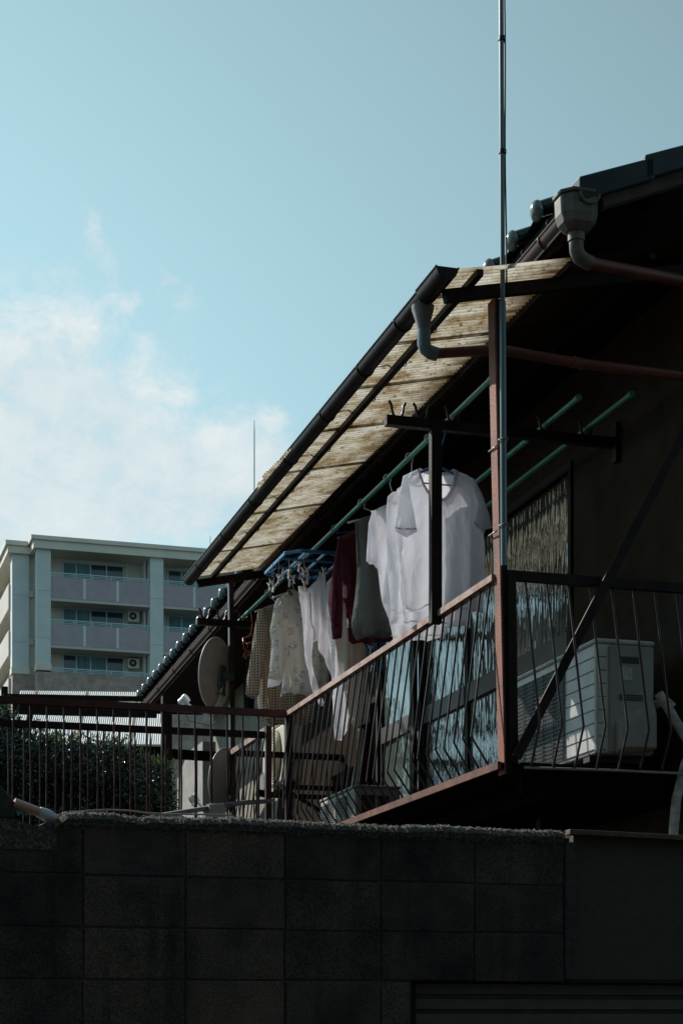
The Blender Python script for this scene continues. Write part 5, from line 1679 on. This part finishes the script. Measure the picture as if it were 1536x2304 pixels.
# ================================================================== APARTMENT BUILDING
D_AP = 109.0
FA = Frame((84 - 768) / 4000 * D_AP, D_AP, R(17.3))
ap = thing('apartment_building', 'pale five storey apartment block with lavender balcony fronts far behind on the left', 'apartment building', (12, 8, GZ), frame=FA)
def AX(px, y=0.0): return FA.on_y(px, 1400, y)[0]
def AZ(py, px=115, y=0.0): return FA.on_y(px, py, y)[1]
def part(mb, name, m, parent=None, **kw): return build(mb, name, m, parent or ap, frame=FA, **kw)
zRoof = AZ(1207, 84); zFas = AZ(1237, 115)
FRAME_H = AZ(1296) - AZ(1402)
XE = AX(640)
x_p2 = (AX(84), AX(115)); x_p3 = (AX(338), AX(368)); x_p1 = (AX(28, 1.6), AX(66, 1.6))
DB = 1.9
floors_top = [AZ(1296), AZ(1402), AZ(1511)]        # tops of the solid balustrade panels
floors_bot = [AZ(1343.5), AZ(1449.5)]
# body and roof
part(MB().box(x_p2[1] - 1.2, XE, DB, 14, GZ, zFas - .003), 'wall', 'ap_wall')
part(MB().box(x_p1[1] - .4, x_p2[0] + .8, 3.2, 13.9, GZ, zFas - .006), 'wall', 'ap_cream')
rf = part(MB().box(x_p2[0] - .25, XE, -.25, 14.2, zFas, zRoof - .25), 'roof', 'ap_cream')
part(MB().box(x_p1[0] - .30, x_p2[0] - .255, 1.35, 14.3, zFas, zRoof - .30), 'wing_fascia', 'ap_cream', rf)
part(MB().box(x_p2[0] - .40, XE, -.40, 14.35, zRoof - .249, zRoof), 'roof_edge', 'ap_cream', rf)
part(MB().box(x_p1[0] - .45, x_p2[0] - .405, 1.2, 14.4, zRoof - .299, zRoof - .02), 'roof_edge', 'ap_cream', rf)
# pillars down to the brown base
zBase = AZ(1505)
for (a_, b2, y0) in ((x_p2[0], x_p2[1], 0), (x_p3[0], x_p3[1], 0), (x_p1[0], x_p1[1], 1.6)):
    p_ = part(MB().box(a_, b2, y0, y0 + .9, zBase + .3, zFas - .002), 'pillar', 'ap_pillar')
    part(MB().box(a_ - .04, b2 + .04, y0 - .05, y0 + .95, zBase - .1, zBase + .3), 'pillar_base', 'ap_cream', p_)
    mb = MB()
    for fz in floors_bot: mb.box(a_ + .02, b2 - .02, y0 - .004, y0 + .02, fz + .35, fz + .41)
    part(mb, 'joint', 'ap_soffit', p_)
part(MB().box(x_p2[0] + .02, XE, .02, 2.2, GZ, AZ(1512)), 'base_wall', 'ap_brown')
part(MB().box(x_p1[0] + .02, x_p1[1] + .4, 1.62, 3.3, GZ, zBase - .1), 'base_wall', 'ap_brown')
bays = [(x_p2[1], x_p3[0]), (x_p3[1], XE)]
for bi, (xa, xb) in enumerate(bays):
    for fi in range(3):
        ztop = floors_top[fi]
        bal = None
        if fi < 2:
            zbot = floors_bot[fi]
            bal = part(MB().box(xa + .002, xb - .002, .08, .25, zbot, ztop), 'balcony_front', 'ap_panel')
            # slab / soffit of this balcony = ceiling of the one below
            part(MB().box(xa + .004, xb - .004, .10, DB + .0, zbot - .18, zbot - .004), 'slab', 'ap_soffit', bal)
            mb = MB()
            nP = 3 if bi == 0 else 4
            for k in range(1, nP):
                x = xa + (xb - xa) * k / nP - .05
                mb.box(x, x + .16, .06, .079, zbot, ztop)
            part(mb, 'ribs', 'ap_pillar', bal)
        else:
            bal = part(MB().box(xa + .002, xb - .002, .05, .25, ztop - .1, ztop), 'balcony_front', 'ap_brown')
        mb = MB()
        for dz in (.10, .20, .30): mb.beam((xa + .01, .16, ztop + dz - .03), (xb - .01, .16, ztop + dz - .03), .05, .035 if dz < .3 else .055)
        k = 0
        x = xa + .3
        while x < xb: mb.beam((x, .16, ztop), (x, .16, ztop + .26), .05, .06, (1, 0, 0)); x += 1.15
        part(mb, 'handrail', 'ap_rail', bal)
        # windows on the back wall
        zc_f = ztop - 1.2
        zw1 = AZ(1267, 150, DB) - fi * FRAME_H
        if bi == 0:
            wx = [AX(143, DB), AX(172, DB), AX(204, DB), AX(240, DB), AX(278, DB)]
            mats_ = [['ap_curtain', 'ap_curtain', 'ap_glass', 'ap_glass'], ['ap_curtain', 'ap_curtain', 'ap_glass', 'ap_glass'], ['ap_glass', 'ap_curtain', 'ap_curtain', 'ap_glass']][fi]
        else:
            wx = [AX(379, DB), AX(408, DB), AX(440, DB), AX(520, DB), AX(560, DB)]
            mats_ = [['ap_glass', 'ap_curtain', None, 'ap_glass'], ['ap_curtain', 'ap_curtain', None, 'ap_glass'], ['ap_glass', 'ap_glass', None, 'ap_glass']][fi]
        wn = MB(); zb_ = ztop - 1.15
        wn.box(wx[0] - .08, wx[0], DB - .06, DB + .0, zb_, zw1).box(wx[0] - .08, (wx[4] if bi == 0 else wx[2]) + .08, DB - .06, DB - .002, zw1, zw1 + .09)
        for x in (wx[1:] if bi == 0 else wx[1:3]): wn.box(x - .04, x + .04, DB - .06, DB - .001, zb_, zw1)
        w_ = part(wn, 'window', 'ap_rail')
        for q in range(4):
            if mats_[q]:
                part(MB().add([(wx[q] + .04, DB - .02, zb_), (wx[q + 1] - .04, DB - .02, zb_), (wx[q + 1] - .04, DB - .02, zw1), (wx[q] + .04, DB - .02, zw1)], [(0, 1, 2, 3)]), 'pane', mats_[q], w_)
        if bi == 0:
            # partition at the right end, pipe and lamp
            part(MB().box(AX(322, 1.2), AX(324, 1.2) + .05, .9, DB, zb_, zw1 + .5), 'partition', 'ap_pillar', bal)
            part(MB().box(AX(283, DB), AX(283, DB) + .12, DB - .14, DB - .02, zb_, zw1 + .6), 'rain_pipe', 'ap_cream', bal)
            part(MB().box(AX(294, DB), AX(294, DB) + .3, DB - .3, DB - .02, zw1 + .28, zw1 + .45), 'ceiling_lamp', 'ap_cream', bal)
            if fi > 0:
                xa_, xb_ = AX(289, 1.3), AX(314, 1.3)
                zt2 = AZ(1374.5 if fi == 1 else 1481, 300, 1.3); zb2 = AZ(1398 if fi == 1 else 1503, 300, 1.3)
                u_ = part(MB().box(xa_, xb_, 1.3, 1.75, zb2, zt2), 'outdoor_unit', 'ap_cream', bal)
                cx_, cz_ = xa_ + (xb_ - xa_) * .42, (zt2 + zb2) / 2
                part(MB().add([(cx_ + .24 * math.cos(a), 1.29, cz_ + .24 * math.sin(a)) for a in [2 * math.pi * k / 20 for k in range(20)]], [tuple(range(20))]), 'fan', 'ac_dark', u_)
                part(MB().add([(cx_ + .08 * math.cos(a), 1.28, cz_ + .08 * math.sin(a)) for a in [2 * math.pi * k / 12 for k in range(12)]], [tuple(range(12))]), 'fan_hub', 'ap_soffit', u_)
# narrow recess between wing and main: small railings
for fi in range(3):
    xa_, xb_ = x_p1[1] + .02, x_p2[0] - .02
    zt2 = AZ([1287, 1393, 1502][fi], 75, 1.8); zb2 = AZ([1328, 1435, 1540][fi], 75, 1.8)
    mb = MB()
    for z in (zt2, zb2): mb.beam((xa_, 1.9, z), (xb_, 1.9, z), .06, .07)
    x = xa_ + .05
    while x < xb_: mb.beam((x, 1.9, zt2), (x, 1.9, zb2), .05, .05, (1, 0, 0)); x += .17
    part(mb, 'small_railing', 'ap_rail')
    part(MB().box(xa_ - .6, xb_ + .02, 1.75, 3.2, zb2 - .45, zb2 - .05), 'slab', 'ap_cream')
    part(MB().add([(xa_, 3.15, zb2), (xb_ + .3, 3.15, zb2), (xb_ + .3, 3.15, zt2 + .9), (xa_, 3.15, zt2 + .9)], [(0, 1, 2, 3)]), 'pane', 'ap_glass')
# sunlit left side: corridor parapets with dark openings
for fi in range(3):
    zt2 = floors_top[fi] - .05; zb2 = zt2 - 1.55
    if fi == 2: zb2 = GZ
    sb = part(MB().box(x_p1[0] - .12, x_p1[0] + .12, 2.52, 13.8, zb2, zt2), 'side_parapet', 'ap_side')
    if fi < 2: part(MB().box(x_p1[0] + .125, x_p1[1] - .42, 2.5, 13.8, zb2, zb2 + .2), 'slab', 'ap_soffit', sb)
part(MB().box(x_p1[0] - .02, x_p1[0] + .5, 13.81, 14.3, GZ, zFas - .01), 'side_pillar', 'ap_pillar')
# rods on the roof
for (px, y_t, r_) in ((572, 945, .045), (473, 1205, .025)):
    x, z = FA.on_y(px, y_t, 5)
    lab = 'tall thin antenna rod rising behind the canopy gutter' if px == 572 else 'tiny short rod on the roof edge near the gutter end'
    zb_ = zRoof - .01
    zm = zb_ + (z - zb_) * .45
    tag(build(MB().tube([(x, 5, zb_), (x, 5, zm), (x, 5, zm + .02), (x, 5, z - .8 if px == 572 else z), (x, 5, z)], [r_ * 2.2, r_ * 2.0, r_ * 1.1, r_, r_ * .5], 8), 'antenna_rod', 'ap_rail', frame=FA), lab, 'antenna')

bpy.context.view_layer.update()
for o in bpy.data.objects:
    if 'p0' in o: del o['p0']
